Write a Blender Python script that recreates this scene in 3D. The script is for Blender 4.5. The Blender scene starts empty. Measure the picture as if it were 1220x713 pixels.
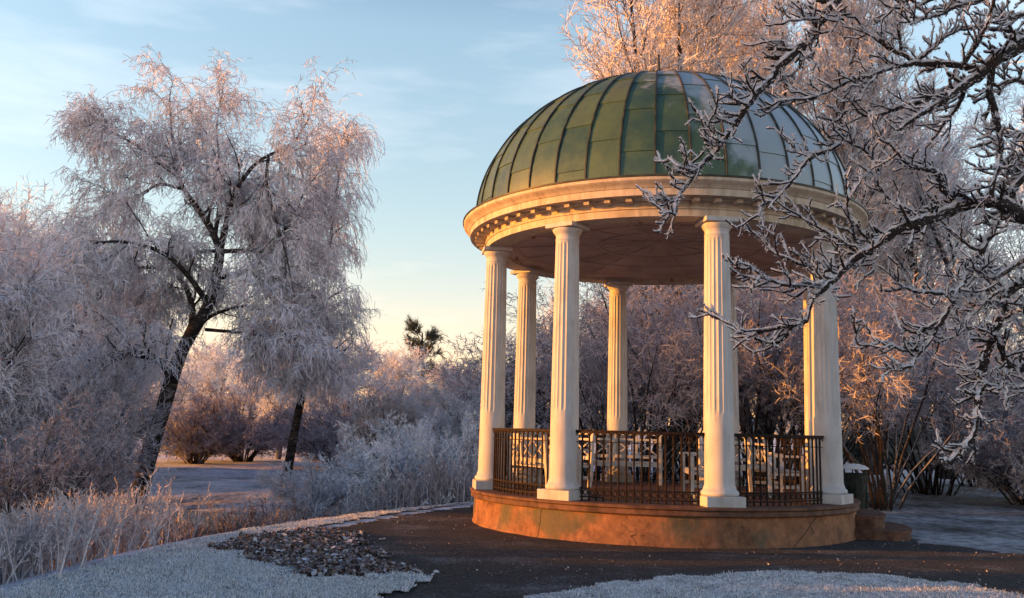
import bpy, math, random
import numpy as np
from mathutils import Matrix, Vector
rad=math.radians
SC=bpy.context.scene; COL=SC.collection
rng=np.random.default_rng(11)

# ------------------------------------------------------------------ camera
CAMZ=1.46; F=1063.877; PITCH=0.14613727; ROLL=0.0243882
cd=bpy.data.cameras.new('camera'); cam=bpy.data.objects.new('camera',cd); COL.objects.link(cam)
cp,sp_=math.cos(PITCH),math.sin(PITCH); cr,sr=math.cos(ROLL),math.sin(ROLL)
r0=Vector((1,0,0)); u0=Vector((0,-sp_,cp)); fw=Vector((0,cp,sp_))
Rv=r0*cr+u0*sr; Uv=u0*cr-r0*sr
m=Matrix.Identity(4)
for i in range(3):
    m[i][0]=Rv[i]; m[i][1]=Uv[i]; m[i][2]=-fw[i]
m[2][3]=CAMZ
cam.matrix_world=m
cd.sensor_width=36; cd.lens=36*F/1220; cd.clip_start=.05; cd.clip_end=3000
SC.camera=cam

def ray(px,py):
    a=px-610; b=py-356.5
    x=a*cr+b*sr; y=-a*sr+b*cr
    return np.array([x/F, cp+(y/F)*sp_, sp_-(y/F)*cp])
def at(px,py,Y):            # point seen at that pixel, Y metres away
    v=ray(px,py); v=v/v[1]*Y; v[2]+=CAMZ; return v
def gnd(px,py,z=0.):
    v=ray(px,py); k=(z-CAMZ)/v[2]; v=v*k; v[2]=z; return v

# ------------------------------------------------------------------ light
SUN_EL=rad(6.5); SUN_AZ=rad(4.5)       # travels mostly towards +X, slightly away
def sky():
    w=bpy.data.worlds.new('World'); SC.world=w; w.use_nodes=True
    nt=w.node_tree; N=nt.nodes; L=nt.links
    bg=N['Background']
    s=N.new('ShaderNodeTexSky'); s.sky_type='NISHITA'; s.sun_disc=False
    s.sun_elevation=SUN_EL; s.sun_rotation=math.atan2(-math.cos(SUN_AZ),-math.sin(SUN_AZ))
    s.air_density=1.0; s.dust_density=.35; s.ozone_density=1.5; s.altitude=0
    tc=N.new('ShaderNodeTexCoord'); mp=N.new('ShaderNodeMapping'); mp.inputs['Scale'].default_value=(1.1,1.1,5.5)
    mp.inputs['Rotation'].default_value=(rad(7),0,0)
    n=N.new('ShaderNodeTexNoise'); n.inputs['Scale'].default_value=2.6; n.inputs['Detail'].default_value=6; n.inputs['Roughness'].default_value=.55
    r=N.new('ShaderNodeValToRGB'); r.color_ramp.elements[0].position=.46; r.color_ramp.elements[1].position=.78
    r.color_ramp.elements[1].color=(.10,.10,.10,1)
    mx=N.new('ShaderNodeMix'); mx.data_type='RGBA'; mx.blend_type='MIX'
    mx.inputs[7].default_value=(8.2,8.0,8.3,1)
    L.new(tc.outputs['Generated'],mp.inputs[0]); L.new(mp.outputs[0],n.inputs[0]); L.new(n.outputs['Fac'],r.inputs[0])
    L.new(r.outputs[0],mx.inputs[0]); L.new(s.outputs[0],mx.inputs[6]); 
    sx=N.new('ShaderNodeSeparateXYZ'); L.new(tc.outputs['Generated'],sx.inputs[0])
    g=N.new('ShaderNodeValToRGB'); L.new(sx.outputs[2],g.inputs[0]); e=g.color_ramp.elements
    e[0].position=.0; e[0].color=(.61,.375,.335,1); e[1].position=.9; e[1].color=(.15,.21,.34,1)
    for p,c in ((.10,(.63,.42,.37,1)),(.22,(.62,.51,.45,1)),(.42,(.68,.61,.55,1)),(.62,(.21,.26,.36,1))): q=e.new(p); q.color=c
    m2=N.new('ShaderNodeMix'); m2.data_type='RGBA'; m2.blend_type='MULTIPLY'; m2.inputs[0].default_value=1
    L.new(mx.outputs[2],m2.inputs[6]); L.new(g.outputs[0],m2.inputs[7])
    m3=N.new('ShaderNodeVectorMath'); m3.operation='SCALE'; m3.inputs['Scale'].default_value=2.6; L.new(m2.outputs[2],m3.inputs[0])
    L.new(m3.outputs[0],bg.inputs[0])
    bg.inputs[1].default_value=.15
sky()
sl=bpy.data.lights.new('sun','SUN'); so=bpy.data.objects.new('sun',sl); COL.objects.link(so)
sl.energy=5.0; sl.angle=rad(.5); sl.color=(1,.345,.03)
d=Vector((math.cos(SUN_AZ)*math.cos(SUN_EL),math.sin(SUN_AZ)*math.cos(SUN_EL),-math.sin(SUN_EL)))
so.rotation_euler=d.to_track_quat('-Z','Y').to_euler()
so.location=(-30,0,20)
SC.view_settings.view_transform='Standard'; SC.view_settings.look='None'
SC.cycles.max_bounces=5; SC.cycles.diffuse_bounces=2; SC.cycles.glossy_bounces=2
SC.view_settings.exposure=1.12; SC.view_settings.gamma=1; SC.view_settings.use_curve_mapping=False

# ------------------------------------------------------------------ materials
def mat(name,build,rough=.8):
    M=bpy.data.materials.new(name); M.use_nodes=True
    nt=M.node_tree; b=nt.nodes['Principled BSDF']; b.inputs['Roughness'].default_value=rough
    b.inputs['Specular IOR Level'].default_value=.25
    build(nt,nt.nodes,nt.links,b); return M
def noise(N,L,vec,scale,detail=4,rough=.55):
    n=N.new('ShaderNodeTexNoise'); n.inputs['Scale'].default_value=scale; n.inputs['Detail'].default_value=detail
    n.inputs['Roughness'].default_value=rough
    if vec is not None: L.new(vec,n.inputs['Vector'])
    return n.outputs['Fac']
def ramp(N,L,fac,stops,interp='LINEAR'):
    r=N.new('ShaderNodeValToRGB'); r.color_ramp.interpolation=interp
    e=r.color_ramp.elements
    while len(e)<len(stops): e.new(.5)
    for i,(p,c) in enumerate(stops):
        e[i].position=p; e[i].color=(c,c,c,1) if not isinstance(c,tuple) else (*c,1)
    L.new(fac,r.inputs[0]); return r.outputs[0]
def mixc(N,L,fac,a,b,mode='MIX'):
    m=N.new('ShaderNodeMix'); m.data_type='RGBA'; m.blend_type=mode
    for s,v in ((0,fac),(6,a),(7,b)):
        if isinstance(v,(int,float)): m.inputs[s].default_value=v
        elif isinstance(v,tuple): m.inputs[s].default_value=(*v,1)
        else: L.new(v,m.inputs[s])
    return m.outputs[2]
def mth(N,L,op,a,b=None,c=None):
    m=N.new('ShaderNodeMath'); m.operation=op
    for i,v in enumerate((a,b,c)):
        if v is None: continue
        if isinstance(v,(int,float)): m.inputs[i].default_value=v
        else: L.new(v,m.inputs[i])
    return m.outputs[0]
def objc(N): return N.new('ShaderNodeTexCoord').outputs['Object']
def bump(N,L,b,h,strength=.5,dist=.01):
    n=N.new('ShaderNodeBump'); n.inputs['Strength'].default_value=strength; n.inputs['Distance'].default_value=dist
    L.new(h,n.inputs['Height']); L.new(n.outputs[0],b.inputs['Normal'])
def island(N): return N.new('ShaderNodeNewGeometry').outputs['Random Per Island']
def normal_dot(N,L,v):
    g=N.new('ShaderNodeNewGeometry'); d=N.new('ShaderNodeVectorMath'); d.operation='DOT_PRODUCT'
    L.new(g.outputs['Normal'],d.inputs[0]); d.inputs[1].default_value=v; return d.outputs['Value']

def twig_mat(name,stops,frost=(.62,.63,.68),fr=(.2,.8)):
    def b(nt,N,L,B):
        base=ramp(N,L,island(N),stops)
        n=noise(N,L,objc(N),1.1,3)
        n2=noise(N,L,objc(N),9,2)
        f=ramp(N,L,mth(N,L,'ADD',mth(N,L,'MULTIPLY',n,.6),mth(N,L,'MULTIPLY',n2,.4)),[(.38,fr[0]),(.62,fr[1])])
        L.new(mixc(N,L,f,base,frost),B.inputs['Base Color'])
    return mat(name,b,.85)
def bark_mat(name,dark,light,frost=.5):
    def b(nt,N,L,B):
        o=objc(N)
        n=noise(N,L,o,22,5,.7)
        c=ramp(N,L,n,[(.35,dark),(.65,light)])
        up=normal_dot(N,L,(-.1,-.1,.95))
        f=ramp(N,L,mth(N,L,'ADD',up,mth(N,L,'MULTIPLY',noise(N,L,o,30,3),1.1)),[(.75,0.),(1.25,frost)])
        L.new(mixc(N,L,f,c,(.62,.64,.7)),B.inputs['Base Color'])
        bump(N,L,B,n,.8,.02)
    return mat(name,b,.9)

M={}
M['bark']=bark_mat('rough_bark',(.012,.009,.008),(.042,.033,.03),.5)
M['bark_far']=bark_mat('shrub_bark',(.014,.011,.011),(.06,.047,.044),.35)
def b_dark(nt,N,L,B):
    o=objc(N); n=noise(N,L,o,60,5,.75); L.new(ramp(N,L,n,[(.35,(.008,.006,.006)),(.62,(.035,.027,.024)),(.74,(.12,.11,.11))]),B.inputs['Base Color']); bump(N,L,B,n,1,.01)
M['bough_bark']=mat('dark_wet_bark',b_dark,.8)
def b_birchbark(nt,N,L,B):
    o=objc(N); mp=N.new('ShaderNodeMapping'); mp.inputs['Scale'].default_value=(1,1,3.2); L.new(o,mp.inputs[0])
    n=noise(N,L,mp.outputs[0],2.6,6,.7)
    c=ramp(N,L,n,[(.42,(.018,.015,.014)),(.55,(.06,.05,.045)),(.68,(.26,.24,.23))])
    L.new(c,B.inputs['Base Color']); bump(N,L,B,n,.9,.04)
M['birch_bark']=mat('birch_bark',b_birchbark,.9)
M['frost_twig']=twig_mat('birch_twigs_white_with_frost',[(0,(.24,.19,.2)),(.5,(.5,.46,.49)),(1,(.78,.77,.83))],frost=(.84,.85,.92),fr=(.3,.95))
M['blue_frost']=twig_mat('shrub_twigs_thick_with_frost',[(0,(.22,.22,.25)),(.5,(.46,.49,.55)),(1,(.84,.87,.93))],frost=(.88,.91,.97),fr=(.4,1.))
M['grey_twig']=twig_mat('bare_grey_twigs_lightly_frosted',[(0,(.09,.07,.075)),(.5,(.24,.2,.21)),(1,(.46,.43,.46))],frost=(.55,.55,.61),fr=(.1,.85))
M['pink_twig']=twig_mat('reddish_twigs_lightly_frosted',[(0,(.09,.065,.066)),(.5,(.26,.205,.21)),(1,(.5,.45,.48))],frost=(.6,.58,.65),fr=(.2,.9))
M['tan_twig']=twig_mat('tan_twigs_with_frost',[(0,(.26,.2,.18)),(.5,(.54,.48,.46)),(1,(.74,.7,.72))],frost=(.8,.79,.82),fr=(.2,.85))
M['needle']=twig_mat('dark_evergreen_needles',[(0,(.012,.02,.012)),(.5,(.03,.045,.025)),(1,(.07,.08,.05))],frost=(.25,.27,.28),fr=(.0,.25))
M['thuja']=twig_mat('dark_evergreen_with_frost',[(0,(.012,.016,.014)),(.6,(.03,.038,.035)),(1,(.1,.12,.13))],frost=(.3,.33,.37),fr=(.0,.35))
M['greenish']=twig_mat('pale_green_hedge_leaves',[(0,(.03,.04,.03)),(.5,(.1,.12,.09)),(1,(.22,.25,.22))],frost=(.4,.43,.43),fr=(.0,.5))
M['reed']=twig_mat('dry_stems_with_frost',[(0,(.08,.055,.05)),(.45,(.24,.19,.18)),(1,(.52,.49,.52))],frost=(.58,.58,.63),fr=(.2,.9))
M['brown_stem']=twig_mat('brown_weed_stems',[(0,(.03,.02,.018)),(.5,(.1,.065,.055)),(1,(.24,.19,.19))],frost=(.4,.38,.41),fr=(.0,.55))
def b_frost(nt,N,L,B):
    o=objc(N)
    n=noise(N,L,o,60,4,.7)
    L.new(ramp(N,L,n,[(.3,(.55,.56,.6)),(.6,(.85,.87,.9))]),B.inputs['Base Color'])
    bump(N,L,B,n,1,.02)
    B.inputs['Subsurface Weight'].default_value=0
M['rime']=mat('rime_frost',b_frost,.7)

# ------------------------------------------------------------------ mesh helpers
class Buf:
    def __init__(s): s.v=[]; s.f=[]; s.n=0
    def add(s,V,Fc,mi=0):
        V=np.asarray(V,float).reshape(-1,3); Fc=np.asarray(Fc,int)
        s.v.append(V); s.f.append((Fc+s.n,mi)); s.n+=len(V)
    def build(s,name,mats,parent=None,smooth=False,loc=(0,0,0)):
        V=np.concatenate(s.v); me=bpy.data.meshes.new(name)
        loops=np.concatenate([f.ravel() for f,_ in s.f]); sizes=np.concatenate([np.full(len(f),f.shape[1]) for f,_ in s.f])
        mi=np.concatenate([np.full(len(f),k) for f,k in s.f])
        me.vertices.add(len(V)); me.vertices.foreach_set('co',(V-np.array(loc)).astype(np.float32).ravel())
        me.loops.add(len(loops)); me.loops.foreach_set('vertex_index',loops.astype(np.int32))
        me.polygons.add(len(sizes)); st=np.concatenate([[0],np.cumsum(sizes)[:-1]])
        me.polygons.foreach_set('loop_start',st.astype(np.int32))
        me.polygons.foreach_set('material_index',mi.astype(np.int32))
        if smooth is not None: me.polygons.foreach_set('use_smooth',np.full(len(sizes),bool(smooth)))
        me.update(calc_edges=True); me.validate()
        for k in (mats if isinstance(mats,(list,tuple)) else [mats]): me.materials.append(k)
        o=bpy.data.objects.new(name,me); COL.objects.link(o); o.location=loc
        if parent: o.parent=parent
        return o
def tag(o,label=None,cat=None,group=None,kind=None):
    for k,v in (('label',label),('category',cat),('group',group),('kind',kind)):
        if v: o[k]=v
    return o
def empty(name,loc,rz=0,parent=None):
    o=bpy.data.objects.new(name,None); COL.objects.link(o); o.location=loc; o.rotation_euler=(0,0,rz); o.empty_display_size=.2
    if parent: o.parent=parent
    return o
def copy_tree(o,parent=None):
    c=o.copy(); COL.objects.link(c); c.parent=parent
    for ch in o.children: copy_tree(ch,c)
    return c
def nrm(a): return a/np.maximum(np.linalg.norm(a,axis=-1,keepdims=True),1e-9)
def box(B,x0,x1,y0,y1,z0,z1,mi=0,T=None,bev=0):
    if bev:
        b=bev
        V=[];
        # chamfered box: 24 verts
        import itertools
        c=[(x0,x1),(y0,y1),(z0,z1)]
        idx={}
        for sx,sy,sz in itertools.product((0,1),repeat=3):
            p=[c[0][sx],c[1][sy],c[2][sz]]; q=[p[k]+(b if (sx,sy,sz)[k]==0 else -b) for k in range(3)]
            for k in range(3):
                r=list(q); r[k]=p[k]; idx[(sx,sy,sz,k)]=len(V); V.append(r)
        Q=[];T3=[]
        for k in range(3):
            a,bb=[(1,2),(2,0),(0,1)][k]
            for s in (0,1):
                cs=[]
                for (p,q) in ((0,0),(1,0),(1,1),(0,1)):
                    t=[0,0,0]; t[k]=s; t[a]=p; t[bb]=q; cs.append(idx[(*t,k)])
                Q.append(cs if s else cs[::-1])
        for k in range(3):
            a,bb=[(1,2),(2,0),(0,1)][k]
            for p in (0,1):
                for q in (0,1):
                    t0=[0,0,0]; t0[a]=p; t0[bb]=q; t1=list(t0); t1[k]=1
                    Q.append([idx[(*t0,a)],idx[(*t1,a)],idx[(*t1,bb)],idx[(*t0,bb)]])
        for s in itertools.product((0,1),repeat=3): T3.append([idx[(*s,k)] for k in range(3)])
        V=np.array(V,float)
        if T is not None: V=T(V)
        n=B.n; B.add(V,Q,mi); B.f.append((np.array(T3)+n,mi)); return
    V=np.array([(x,y,z) for z in (z0,z1) for y in (y0,y1) for x in (x0,x1)],float)
    if T is not None: V=T(V)
    B.add(V,[(0,2,3,1),(4,5,7,6),(0,1,5,4),(2,6,7,3),(0,4,6,2),(1,3,7,5)],mi)
def tubes(B,P,R,n=5,mi=0,jit=0,shift=None,rg=None,cap=True):
    P=np.asarray(P,float); R=np.asarray(R,float)
    if P.ndim==2: P=P[None]; R=R[None]
    N,K,_=P.shape
    T=nrm(np.gradient(P,axis=1))
    rg=rg or rng
    ref=nrm(rg.normal(size=(N,1,3))); ref=np.where(np.abs((ref*T[:,:1]).sum(-1,keepdims=True))>.8, np.roll(ref,1,-1)*[1,-1,1],ref)
    U=nrm(ref-(ref*T).sum(-1,keepdims=True)*T); W=np.cross(T,U)
    if shift is not None: P=P+shift
    if n==2:
        V=np.stack([P-U*R[...,None],P+U*R[...,None]],2)   # N,K,2,3
        i=np.arange(N)[:,None]*K*2+np.arange(K-1)[None]*2
        Q=np.stack([i,i+1,i+3,i+2],-1).reshape(-1,4)
        B.add(V,Q,mi); return
    a=np.arange(n)/n*2*np.pi
    Rr=R[:,:,None]*(1+(rg.normal(size=(N,K,n))*jit if jit else 0))
    V=P[:,:,None]+Rr[...,None]*(U[:,:,None]*np.cos(a)[:,None]+W[:,:,None]*np.sin(a)[:,None])
    i=np.arange(N)[:,None,None]*K*n+np.arange(K-1)[None,:,None]*n
    j=np.arange(n)[None,None]; k=(j+1)%n
    Q=np.stack([i+j,i+k,i+k+n,i+j+n],-1).reshape(-1,4)
    n0=B.n
    B.add(V,Q,mi)
    if cap and n>3:
        e=(np.arange(N)[:,None]*K*n+(K-1)*n+np.arange(n)[None])
        B.f.append((e+n0,mi))
def smooth_path(pts,per=6):
    P=np.array(pts,float); n=len(P)
    if n<3: return np.array([P[0]+(P[-1]-P[0])*t for t in np.linspace(0,1,per+1)])
    E=np.vstack([2*P[0]-P[1],P,2*P[-1]-P[-2]]); out=[]
    for i in range(n-1):
        p0,p1,p2,p3=E[i:i+4]
        for t in np.arange(per)/per:
            out.append(.5*((2*p1)+(p2-p0)*t+(2*p0-5*p1+4*p2-p3)*t*t+(-p0+3*p1-3*p2+p3)*t**3))
    out.append(P[-1]); return np.array(out)
def resample(P,K):
    P=np.asarray(P,float); s=np.concatenate([[0],np.cumsum(np.linalg.norm(np.diff(P[:,:3],axis=0),axis=1))])
    t=np.linspace(0,s[-1],K); return np.stack([np.interp(t,s,P[:,k]) for k in range(P.shape[1])],1)
def kids(rg,P,R,m,t0,t1,L,ang,K,wander=.1,trop=0,rr=.5,rmin=.004,taper=.3,lt=None,up=0,bias=None):
    """m children on each parent polyline"""
    N,Kp,_=P.shape
    t=(t0+(t1-t0)*((np.arange(m)[None]+rg.random((N,m)))/m))
    x=t*(Kp-1); i=np.minimum(x.astype(int),Kp-2); fr=(x-i)[...,None]
    n_=np.arange(N)[:,None]
    pos=P[n_,i]*(1-fr)+P[n_,i+1]*fr
    tan=nrm(P[n_,i+1]-P[n_,i])
    pr=R[n_,i]*(1-fr[...,0])+R[n_,i+1]*fr[...,0]
    pos=pos.reshape(-1,3); tan=tan.reshape(-1,3); pr=pr.reshape(-1); tt=t.reshape(-1)
    q=rg.normal(size=pos.shape)
    if bias is not None: q=q+np.array(bias)
    q=nrm(q-(q*tan).sum(1,keepdims=True)*tan)
    a=(ang*(1+.3*rg.normal(size=len(pos))))[:,None]
    d=nrm(tan*np.cos(a)+q*np.sin(a)+np.array([0,0,up]))
    Ln=L*(.6+.8*rg.random(len(pos)))
    if lt is not None: Ln=Ln*lt(tt)
    out=np.empty((len(pos),K,3)); out[:,0]=pos; st=(Ln/(K-1))[:,None]
    for k in range(1,K):
        d=nrm(d+rg.normal(size=d.shape)*wander+np.array([0,0,trop]))
        out[:,k]=out[:,k-1]+d*st
    r=np.maximum(pr*rr,rmin)[:,None]*np.linspace(1,taper,K)[None]
    return out,r
# ------------------------------------------------------------------ terrain
RIDGE=np.array([(-5.2,0),(-4.25,6),(-4.12,7.6),(-4.0,9.2),(-3.85,11),(-3.5,12.6),(-2.75,14.5),(-1.8,16.4),(-.6,18.4),(1,21),(4,26),(8,36),(14,60)],float)
def sdist(x,y):       # >0 beyond the ridge (left / far side)
    x=np.asarray(x,float); y=np.asarray(y,float); best=np.full(x.shape,1e9); sg=np.ones(x.shape)
    for a,b in zip(RIDGE[:-1],RIDGE[1:]):
        d=b-a; t=np.clip(((x-a[0])*d[0]+(y-a[1])*d[1])/(d@d),0,1)
        px,py=x-a[0]-t*d[0],y-a[1]-t*d[1]; q=np.hypot(px,py)
        c=d[0]*(y-a[1])-d[1]*(x-a[0])
        u=q<best; best=np.where(u,q,best); sg=np.where(u,np.sign(c),sg)
    return best*sg
def sstep(a,b,x): t=np.clip((x-a)/(b-a),0,1); return t*t*(3-2*t)
def wob(x,y):
    return (np.sin(x*1.7+y*.9)*.5+np.sin(x*.63-y*1.3+2)*.7+np.sin(x*3.1+y*2.7+1)*.25)
def H(x,y):
    x=np.asarray(x,float); y=np.asarray(y,float)
    s=sdist(x,y)
    fade=1-sstep(1.5,9,x)*sstep(16,24,y)
    h=-1.5*sstep(-.1,5.2,s)*fade
    bank=.5*sstep(29.3,31.5,y)+.45*sstep(31,48,y)
    h=h+bank*sstep(3,8,s)*fade
    # snowy spit jutting into the pond
    h=h+.3*np.exp(-(((x+7.0)/3.4)**2+((y-32.0)/1.0)**2))*fade+.35*np.exp(-(((x+5.6)/2.4)**2+((y-25.3)/1.0)**2))*fade+.3*np.exp(-(((x+8.4)/1.1)**2+((y-21.8)/.6)**2))
    h=h+.05*wob(x*.6,y*.6)*sstep(1,4,s)+.02*wob(x,y)*sstep(19,24,y)*(1-sstep(1,4,s))
    h=h+.9*sstep(60,220,y)
    return h
def grid(xs,ys,zf,keep=None):
    X,Y=np.meshgrid(xs,ys); Z=zf(X,Y); V=np.stack([X,Y,Z],-1).reshape(-1,3)
    nx=len(xs); i=(np.arange(len(ys)-1)[:,None]*nx+np.arange(nx-1)[None]).ravel()
    Q=np.stack([i,i+1,i+1+nx,i+nx],-1)
    if keep is not None:
        xc=(xs[:-1]+xs[1:])/2; yc=(ys[:-1]+ys[1:])/2
        k=keep(*np.meshgrid(xc,yc)).ravel(); Q=Q[k]
        u,inv=np.unique(Q,return_inverse=True); V=V[u]; Q=inv.reshape(-1,4)
    return V,Q
def pinpoly(poly):
    poly=np.array(poly)
    def f(x,y):
        ins=np.zeros(x.shape,bool); n=len(poly)
        for i in range(n):
            x1,y1=poly[i]; x2,y2=poly[(i+1)%n]
            if y1==y2: continue
            c=((y1>y)!=(y2>y))&(x<(x2-x1)*(y-y1)/(y2-y1)+x1); ins^=c
        return ins
    return f
def jitpoly(f,a=.05,s=7):
    def g(x,y):
        return f(x+a*np.sin(y*s*1.3+np.sin(x*s)*1.2)+a*.6*np.sin(x*s*3.1+y*s*2.3),y+a*np.sin(x*s+np.sin(y*s*.8)*1.5)+a*.6*np.sin(x*s*2.6-y*s*3.7))
    return g
def b_snowground(nt,N,L,B):
    o=objc(N)
    a=noise(N,L,o,.55,5,.6); c=noise(N,L,o,5,5,.65); e=noise(N,L,o,45,3,.7)
    f=mth(N,L,'ADD',mth(N,L,'MULTIPLY',a,.4),mth(N,L,'ADD',mth(N,L,'MULTIPLY',c,.35),mth(N,L,'MULTIPLY',e,.25)))
    L.new(ramp(N,L,f,[(.33,(.06,.056,.052)),(.40,(.2,.2,.2)),(.47,(.5,.52,.56)),(.56,(.78,.8,.85))]),B.inputs['Base Color'])
    lf=B.inputs['Base Color'].links[0].from_socket
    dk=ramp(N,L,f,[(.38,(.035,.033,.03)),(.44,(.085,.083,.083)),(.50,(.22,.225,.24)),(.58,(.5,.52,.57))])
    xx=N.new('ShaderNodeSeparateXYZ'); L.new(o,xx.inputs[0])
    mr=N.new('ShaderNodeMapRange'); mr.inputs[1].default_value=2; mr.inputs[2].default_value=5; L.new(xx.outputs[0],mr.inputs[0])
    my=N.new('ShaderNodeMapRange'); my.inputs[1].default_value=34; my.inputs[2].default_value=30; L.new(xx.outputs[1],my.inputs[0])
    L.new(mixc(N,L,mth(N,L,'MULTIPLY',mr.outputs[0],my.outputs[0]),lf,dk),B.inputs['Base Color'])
    bump(N,L,B,mth(N,L,'ADD',c,e),.7,.05)
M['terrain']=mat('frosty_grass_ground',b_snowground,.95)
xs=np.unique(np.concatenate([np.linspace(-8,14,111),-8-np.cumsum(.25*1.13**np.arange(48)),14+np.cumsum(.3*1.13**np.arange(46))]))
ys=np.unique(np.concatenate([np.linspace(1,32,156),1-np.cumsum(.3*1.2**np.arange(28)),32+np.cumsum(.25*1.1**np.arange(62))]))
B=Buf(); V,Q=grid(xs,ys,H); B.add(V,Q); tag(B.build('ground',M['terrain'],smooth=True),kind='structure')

def b_water(nt,N,L,B):
    o=objc(N); n=noise(N,L,o,.5,3); L.new(ramp(N,L,n,[(.45,(.012,.014,.016)),(.56,(.1,.11,.125)),(.62,(.3,.32,.36))]),B.inputs['Base Color'])
    B.inputs['Roughness'].default_value=.22; B.inputs['Specular IOR Level'].default_value=.5
M['water']=mat('dark_pond_water_with_thin_ice',b_water,.22)
B=Buf(); B.add([(-40,14,-1.40),(6,14,-1.40),(6,30,-1.40),(-40,30,-1.40)],[(0,1,2,3)]); tag(B.build('pond_water',M['water']),kind='structure')

def gp(*pts): return [tuple(gnd(*p)[:2]) for p in pts]
# gravel round the pavilion
def b_gravel(nt,N,L,B):
    o=objc(N)
    v=N.new('ShaderNodeTexVoronoi'); v.inputs['Scale'].default_value=42; L.new(o,v.inputs['Vector'])
    st=ramp(N,L,v.outputs['Color'],[(0,(.014,.013,.013)),(.6,(.034,.033,.034)),(.93,(.08,.077,.076)),(1,(.3,.3,.32))])
    a=noise(N,L,o,.9,4,.6); c=noise(N,L,o,28,4,.7)
    tr=noise(N,L,o,3.2,4,.6)
    st=mixc(N,L,ramp(N,L,tr,[(.42,0.),(.62,.55)]),st,(.034,.033,.034))
    f=ramp(N,L,mth(N,L,'ADD',mth(N,L,'MULTIPLY',a,.55),mth(N,L,'MULTIPLY',c,.45)),[(.53,0.),(.64,.42)])
    L.new(mixc(N,L,f,st,(.3,.31,.34)),B.inputs['Base Color'])
    bump(N,L,B,mth(N,L,'ADD',v.outputs['Distance'],mth(N,L,'MULTIPLY',c,.8)),.9,.02)
M['gravel']=mat('dark_gravel',b_gravel,.9)
gpoly=gp((330,648),(400,630),(480,614),(560,604))+[(0,20.4),(6,20.6),(6.6,17)]+gp((1100,648),(1220,662))+[(14,13.2),(14,4),(-3.2,4)]+gp((420,713),(300,665))
gfun=jitpoly(pinpoly(gpoly),.06,6)
V,Q=grid(np.arange(-4,14,.06),np.arange(4,21,.06),lambda x,y:H(x,y)+.006+.007*wob(x*6,y*6)*.5,lambda x,y:gfun(x,y)&(sdist(x,y)<-.12))
B=Buf(); B.add(V,Q); tag(B.build('gravel_path',M['gravel'],smooth=True),kind='structure')
# lawns
def b_lawn(nt,N,L,B):
    o=objc(N); n=noise(N,L,o,26,5,.75); a=noise(N,L,o,3,4)
    f=mth(N,L,'ADD',mth(N,L,'MULTIPLY',n,.7),mth(N,L,'MULTIPLY',a,.3))
    L.new(ramp(N,L,f,[(.38,(.11,.115,.11)),(.48,(.42,.44,.47)),(.6,(.76,.79,.84))]),B.inputs['Base Color']); bump(N,L,B,n,1,.04)
M['lawn']=mat('frosted_lawn',b_lawn,.95)
bed=gp((256,652),(300,642),(360,634),(410,634),(432,644),(418,654),(445,668),(490,680),(478,688),(430,691),(372,689),(310,670))
bedf=jitpoly(pinpoly(bed),.11,5)
ll=[(-8,4),(-8,16)]+[(-4.2,14.2),(-2.6,16.6),(-1.1,19.2)]+gp((560,600),(470,613),(400,625),(330,638),(262,648),(300,664),(365,688),(430,690),(497,682),(514,690),(492,703),(452,715))+[(-1.55,6),(-1.9,4)]
lf=jitpoly(pinpoly(ll),.05,8)
lawnf=lambda x,y: lf(x,y)&(sdist(x,y)<.16)&~bedf(x,y)
rl=gp((628,716),(700,701),(800,690),(900,684),(1000,684),(1100,692),(1180,704),(1240,716))+[(7,3),(-.3,3),(0,6)]
rf=jitpoly(pinpoly(rl),.055,6)
lz=lambda x,y:H(x,y)+.026+.012*wob(x*5,y*5)*.6
lawns=[]
for nm,fn,(xa,xb,ya,yb) in (('frosted_lawn',lawnf,(-6,0,4,20)),('frosted_lawn',rf,(-.5,7.2,3,10.2))):
    V,Q=grid(np.arange(xa,xb,.035),np.arange(ya,yb,.035),lz,fn)
    B=Buf(); B.add(V,Q); o=B.build(nm,M['lawn'],smooth=True); tag(o,kind='structure'); lawns.append((V,Q))
def b_blade(nt,N,L,B):
    L.new(ramp(N,L,island(N),[(0,(.08,.085,.07)),(.25,(.38,.4,.41)),(.6,(.7,.73,.78)),(1,(.82,.85,.9))]),B.inputs['Base Color'])
M['blade']=mat('frosted_grass_blades',b_blade,.9)
def blades(V,Q,n,h,w,mi,name,label,near=None):
    c=V[Q].mean(1); 
    dist=np.hypot(c[:,0],c[:,1]); p=np.clip(1.6-dist/12,.12,1.5); p/=p.sum()
    i=rng.choice(len(c),n,p=p); P=c[i]+np.column_stack([rng.uniform(-.02,.02,(n,2)),np.zeros(n)])
    a=rng.random(n)*6.283; d=np.column_stack([np.cos(a),np.sin(a),np.zeros(n)])
    l=nrm(np.column_stack([rng.normal(size=(n,2))*.65,np.ones(n)]))
    tb=rng.random((97,89)); cl=.55*tb[(np.floor(P[:,0]/.045).astype(int))%97,(np.floor(P[:,1]/.06).astype(int))%89]+.6*tb[(np.floor(P[:,0]/.16+.3*np.sin(P[:,1]*9)).astype(int))%97,(np.floor(P[:,1]/.2+.3*np.sin(P[:,0]*11)).astype(int))%89]**2
    hh=(h*(.5+rng.random(n))*(.25+1.1*cl))[:,None]
    V2=np.stack([P-d*w-[0,0,.008],P+d*w-[0,0,.008],P+l*hh+d*w*.5,P+l*hh-d*w*.5],1)
    B=Buf(); B.add(V2,np.arange(n*4).reshape(n,4)); o=B.build(name,mi); tag(o,label,'grass',kind='stuff'); return o
blades(*lawns[0],190000,.019,.003,M['blade'],'frosted_grass','short frost covered grass of the lawn beside the leaf bed')
blades(*lawns[1],110000,.019,.003,M['blade'],'frosted_grass','short frost covered grass of the lawn strip along the gravel')
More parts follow.
